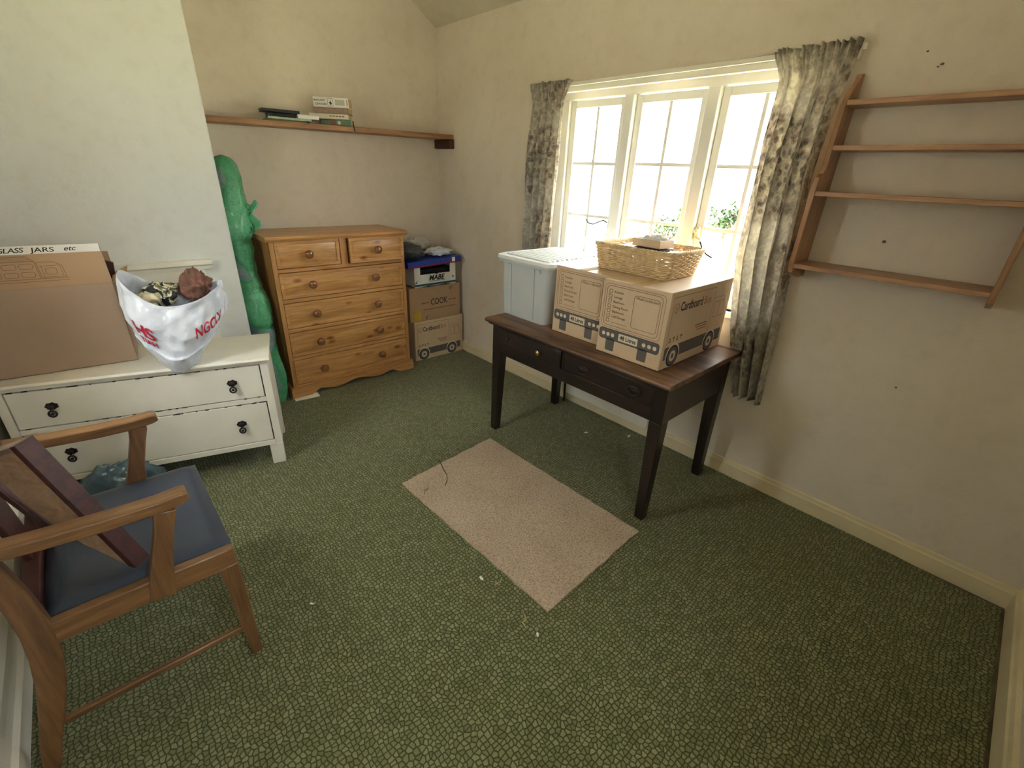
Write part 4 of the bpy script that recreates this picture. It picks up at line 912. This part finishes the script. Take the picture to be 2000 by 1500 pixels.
# ------------------------------------------------------------------ hanging shelf unit on the window wall
hs = thing('wall_shelf_unit', 'four-tier pine shelf unit with stepped uprights hung on the window wall', 'shelf unit', (-.05, -2.83, 1.15))
YA, YB = -2.512, -3.158; th = .018
def upright(y):
    prof = [(WX-.002, 1.135), (-.045, 1.135), (-.150, 1.165), (-.168, 1.20), (-.168, 1.50), (-.160, 1.538), (-.125, 1.552), (-.112, 1.58), (-.112, 1.79), (-.085, 1.83), (-.035, 1.87), (-.018, 1.90), (WX-.002, 1.905)]
    return MB().prism(prof, y-th, y, 'y').build('upright', M['shelfwood_z'], hs, bevel=.002)
upright(YA); upright(YB+th)
for z, dpt in ((1.805, .105), (1.653, .112), (1.488, .165), (1.205, .165)):
    MB().box(-dpt, WX-.002, YB+th, YA-th, z-.0175, z).build('shelf', M['shelfwood_y'], hs, bevel=.0015)

# ------------------------------------------------------------------ beige carpet offcut
def rugf():
    C4 = [Vector((-.81, -1.334)), Vector((-1.455, -1.388)), Vector((-1.426, -2.415)), Vector((-.79, -2.397))]; pts = []
    for i in range(4):
        a, b_ = C4[i], C4[(i+1) % 4]; n = 40; e = b_-a; nn = Vector((-e.y, e.x)).normalized()
        for k in range(n):
            p_ = a.lerp(b_, k/n); w = .006*noise.noise(Vector((p_.x*14, p_.y*14, i))) + .003*noise.noise(Vector((p_.x*70, p_.y*70, i)))
            p_ = p_+nn*w; pts.append((p_.x, p_.y))
    return pts
rg = MB().prism([(x+1.12, y+1.88) for x, y in rugf()], .0005, .009, 'z').build('carpet_offcut', M['rug']); rg.location = (-1.12, -1.88, 0)
tag(rg, 'rectangular beige carpet offcut lying on the green carpet', 'rug')

# threads and scraps on the floor
def thread(label, pts, r, m, cat='thread', nm='thread', g=None):
    o = MB().tube(pts, r, 4).build(nm, M[m], None, smooth=True); c = Vector(pts[0]); o.data.transform(Matrix.Translation(-c)); o.location = c; return tag(o, label, cat, g)
thread('long dark thread curling over the edge of the beige offcut', [(-1.185, -1.329, .003), (-1.20, -1.37, .0115), (-1.222, -1.43, .0125), (-1.235, -1.48, .012), (-1.26, -1.52, .012), (-1.295, -1.55, .0115)], .0022, 'twig')
thread('short dark thread near a corner of the beige offcut', [(-1.36, -1.49, .0115), (-1.375, -1.515, .012), (-1.40, -1.52, .0115), (-1.415, -1.54, .0115)], .0016, 'twig')
thread('pale curl of thread on the carpet past the offcut tip', [(-1.50, -2.36, .002), (-1.51, -2.385, .004), (-1.53, -2.385, .003), (-1.535, -2.41, .002)], .0018, 'straw')
thread('pale straw thread beside the long edge of the offcut', [(-1.50, -2.19, .002), (-1.475, -2.195, .003), (-1.455, -2.185, .002)], .0018, 'straw')
for i, (x, y, s, lb) in enumerate(((-.087, -1.862, .016, 'tiny white scrap on the carpet under the desk'), (-1.519, -2.13, .013, 'tiny white scrap beside the beige offcut'), (-.27, -1.66, .015, 'faint pale scrap in the middle of the carpet under the desk'), (-1.521, -2.455, .010, 'tiny pale scrap in front of the offcut tip'), (-2.08, -1.81, .008, 'tiny white speck on the carpet by the chair leg'))):
    o = MB().prism([(-s, -s*.3), (-s*.2, -s*.5), (s, -.1*s), (s*.7, s*.4), (-.5*s, s*.35)], .0005, .003, 'z').build('paper_scrap', M['paper']); o.location = (x, y, 0); o.rotation_euler = (0, 0, i*1.3); tag(o, lb, 'scrap')

# ------------------------------------------------------------------ oak armchair
ac = thing('armchair', 'oak elbow chair with a navy vinyl seat', 'chair', (-2.48, -1.6, 0))
YN, YF = -1.885, -1.315              # outer faces, near and far side
def ribbon(path, hw, y0, y1, m, nm, par=None):
    """flat sawn part: centreline path of (x, z), half width hw (value or list), between y0 and y1"""
    P = [Vector(p_) for p_ in path]; L, Rr = [], []
    for i, p_ in enumerate(P):
        t_ = (P[min(i+1, len(P)-1)]-P[max(i-1, 0)]).normalized(); q = Vector((-t_.y, t_.x)); h = hw[i] if isinstance(hw, (list, tuple)) else hw
        L.append(p_+q*h); Rr.append(p_-q*h)
    pts = [(a.x, a.y) for a in L]+[(a.x, a.y) for a in Rr[::-1]]
    mb = MB(); n = len(P)
    for i in range(n-1):
        mb.hexa([(L[i].x, y0, L[i].y), (Rr[i].x, y0, Rr[i].y), (Rr[i].x, y1, Rr[i].y), (L[i].x, y1, L[i].y)], [(L[i+1].x, y0, L[i+1].y), (Rr[i+1].x, y0, Rr[i+1].y), (Rr[i+1].x, y1, Rr[i+1].y), (L[i+1].x, y1, L[i+1].y)])
    me = mb.mesh(nm, M[m], ORG[(par or ac).name], False); bm = bmesh.new(); bm.from_mesh(me); bmesh.ops.remove_doubles(bm, verts=bm.verts, dist=1e-5)
    seen = {}
    for f_ in bm.faces: seen.setdefault(tuple(sorted(v.index for v in f_.verts)), []).append(f_)
    bmesh.ops.delete(bm, geom=[f_ for g in seen.values() if len(g) > 1 for f_ in g], context='FACES_ONLY'); bmesh.ops.recalc_face_normals(bm, faces=bm.faces); bm.to_mesh(me); bm.free()
    return finish(nm, me, par or ac, .004, True if False else 'auto', 0, 2, ORG[(par or ac).name])
for side, (y0, y1) in enumerate(((YN, YN+.032), (YF-.032, YF))):
    # rear leg sweeping up into the back upright
    ribbon([(-2.790, 0), (-2.772, .08), (-2.742, .18), (-2.715, .28), (-2.698, .38), (-2.692, .46), (-2.697, .56), (-2.712, .68), (-2.738, .82), (-2.768, .95)], [.018, .021, .025, .028, .029, .028, .025, .022, .020, .016], y0, y1, 'oak_z', 'rear_leg')
    yy0, yy1 = (y0, y1)
    ribbon([(-2.296, .40), (-2.290, .30), (-2.288, .15), (-2.285, 0)], [.026, .022, .019, .015], y0, y1, 'oak_z', 'front_leg')
    ribbon([(-2.672, .430-.026*side), (-2.5, .429-.026*side), (-2.35, .426-.026*side), (-2.272, .424-.026*side)], .034, y0+.002, y1-.002, 'oak_x', 'side_rail')
    ribbon([(-2.455, .395), (-2.447, .45), (-2.425, .54), (-2.405, .61), (-2.392, .665)], [.030, .028, .022, .021, .025], y0-(.006 if side == 0 else 0), y1+(0 if side == 0 else .006), 'oak_z', 'arm_post')
    ribbon([(-2.722, .706), (-2.62, .694), (-2.5, .684), (-2.40, .681), (-2.352, .686), (-2.334, .688)], [.015, .016, .017, .017, .016, .011], y0-.008, y1+.008, 'oak_x', 'armrest')
    ribbon([(-2.735, .133), (-2.5, .130), (-2.30, .126)], .010, (y0+y1)/2-.008, (y0+y1)/2+.008, 'oak_x', 'side_stretcher')
MB().box(-2.306, -2.279, YN+.03, YF-.03, .385, .436).build('front_rail', M['oak_y'], ac, bevel=.003)
MB().box(-2.722, -2.682, YN+.03, YF-.03, .40, .475).build('rear_rail', M['maroon'], ac, bevel=.004)
MB().hexa([(-2.765, YN+.03, .84), (-2.745, YN+.03, .84), (-2.745, YF-.03, .84), (-2.765, YF-.03, .84)], [(-2.79, YN+.03, .955), (-2.768, YN+.03, .955), (-2.768, YF-.03, .955), (-2.79, YF-.03, .955)]).build('top_rail', M['oak_y'], ac, bevel=.005)
MB().hexa([(-2.71, -1.60, .46), (-2.695, -1.60, .46), (-2.695, -1.50, .46), (-2.71, -1.50, .46)], [(-2.765, -1.66, .86), (-2.75, -1.66, .86), (-2.75, -1.44, .86), (-2.765, -1.44, .86)]).build('back_splat', M['maroon'], ac, bevel=.003)
def seatf(u, v):
    x = -2.68+(.404)*u; y = YN+.033+(YF-YN-.037)*v; e = min(u, 1-u, 1.0)*12; f_ = min(v, 1-v)*14; k = min(1, e)**.5*min(1, f_)**.5
    return (x+(.006 if u == 1 else 0), y, .447+.022*k+.008*math.sin(u*math.pi)*math.sin(v*math.pi))
m = MB().grid(30, 30, seatf); m.box(-2.68, -2.277, YN+.034, YF-.005, .436, .448); m.build('seat_pad', M['blue_vinyl'], ac, smooth=True, fix=False)

# loose wooden drawer end leaning across the chair
A_ = Vector((-2.456, -1.796, .482)); B_ = Vector((-2.579, -1.70, .877))
Ld = (B_-A_).normalized(); vc = (Vector((-2.375, -3.162, 1.5))-(A_+B_)/2).normalized(); vp = (vc-Ld*vc.dot(Ld)).normalized(); ee = Ld.cross(vp)
mn = (vp*math.cos(R(32))+ee*math.sin(R(32))); Td = (vp*math.sin(R(32))-ee*math.cos(R(32))); Wd = -mn; LL = (B_-A_).length; TT = .046
lw = thing('broken_bracket', 'maroon-edged wooden furniture piece leaning across the armchair', 'woodwork', A_)
def Q(l, w, t_): return A_+Ld*l+Wd*w+Td*t_
MB().hexa([Q(0, 0, 0), Q(.012, .018, 0), Q(.012, .018, TT), Q(0, 0, TT)], [Q(LL, 0, 0), Q(LL, .018, 0), Q(LL, .018, TT), Q(LL, 0, TT)]).build('edge_board', M['maroon'], lw, bevel=.002)
prof = [(.014, .018), (LL, .018), (LL, .15), (LL*.84, .13), (LL*.64, .125), (LL*.46, .11), (LL*.28, .085), (.06, .045)]
n = len(prof); m = MB(); m.add([Q(l, w, TT-.014) for l, w in prof]+[Q(l, w, TT-.002) for l, w in prof], [list(range(n))[::-1], list(range(n, 2*n))]+[(i, (i+1) % n, n+(i+1) % n, n+i) for i in range(n)]); m.build('bare_panel', M['tan_wood'], lw)
MB().hexa([Q(LL-.014, .018, 0), Q(LL, .018, 0), Q(LL, .018, TT), Q(LL-.014, .018, TT)], [Q(LL-.014, .20, 0), Q(LL, .20, 0), Q(LL, .20, TT), Q(LL-.014, .20, TT)]).build('end_board', M['grey_wood'], lw, bevel=.002)
MB().hexa([Q(LL*.42, .118, 0), Q(LL*.42, .138, 0), Q(LL*.42, .138, TT+.004), Q(LL*.42, .118, TT+.004)], [Q(LL-.014, .16, 0), Q(LL-.014, .18, 0), Q(LL-.014, .18, TT+.004), Q(LL-.014, .16, TT+.004)]).build('back_board', M['maroon'], lw, bevel=.002)
lump('cloth', 'small pink cloth tucked at the back of the chair seat', 'cloth', (-2.64, -1.42, .492), (.03, .045, .022), 'pink', 3.3, .3, 4, None, 28)
# bags on the floor
lump('plastic_bag', 'dark teal plastic sack slumped on the floor in front of the dresser', 'bag', (-2.535, -.84, .13), (.17, .11, .165), 'teal_bag', 11.0, .26, 2.6, .002, 90)
lump('plastic_bag', 'white plastic bag on the floor behind the armchair', 'bag', (-2.72, -1.10, .14), (.085, .15, .22), 'white_bag', 12.5, .3, 4, .002, 60)
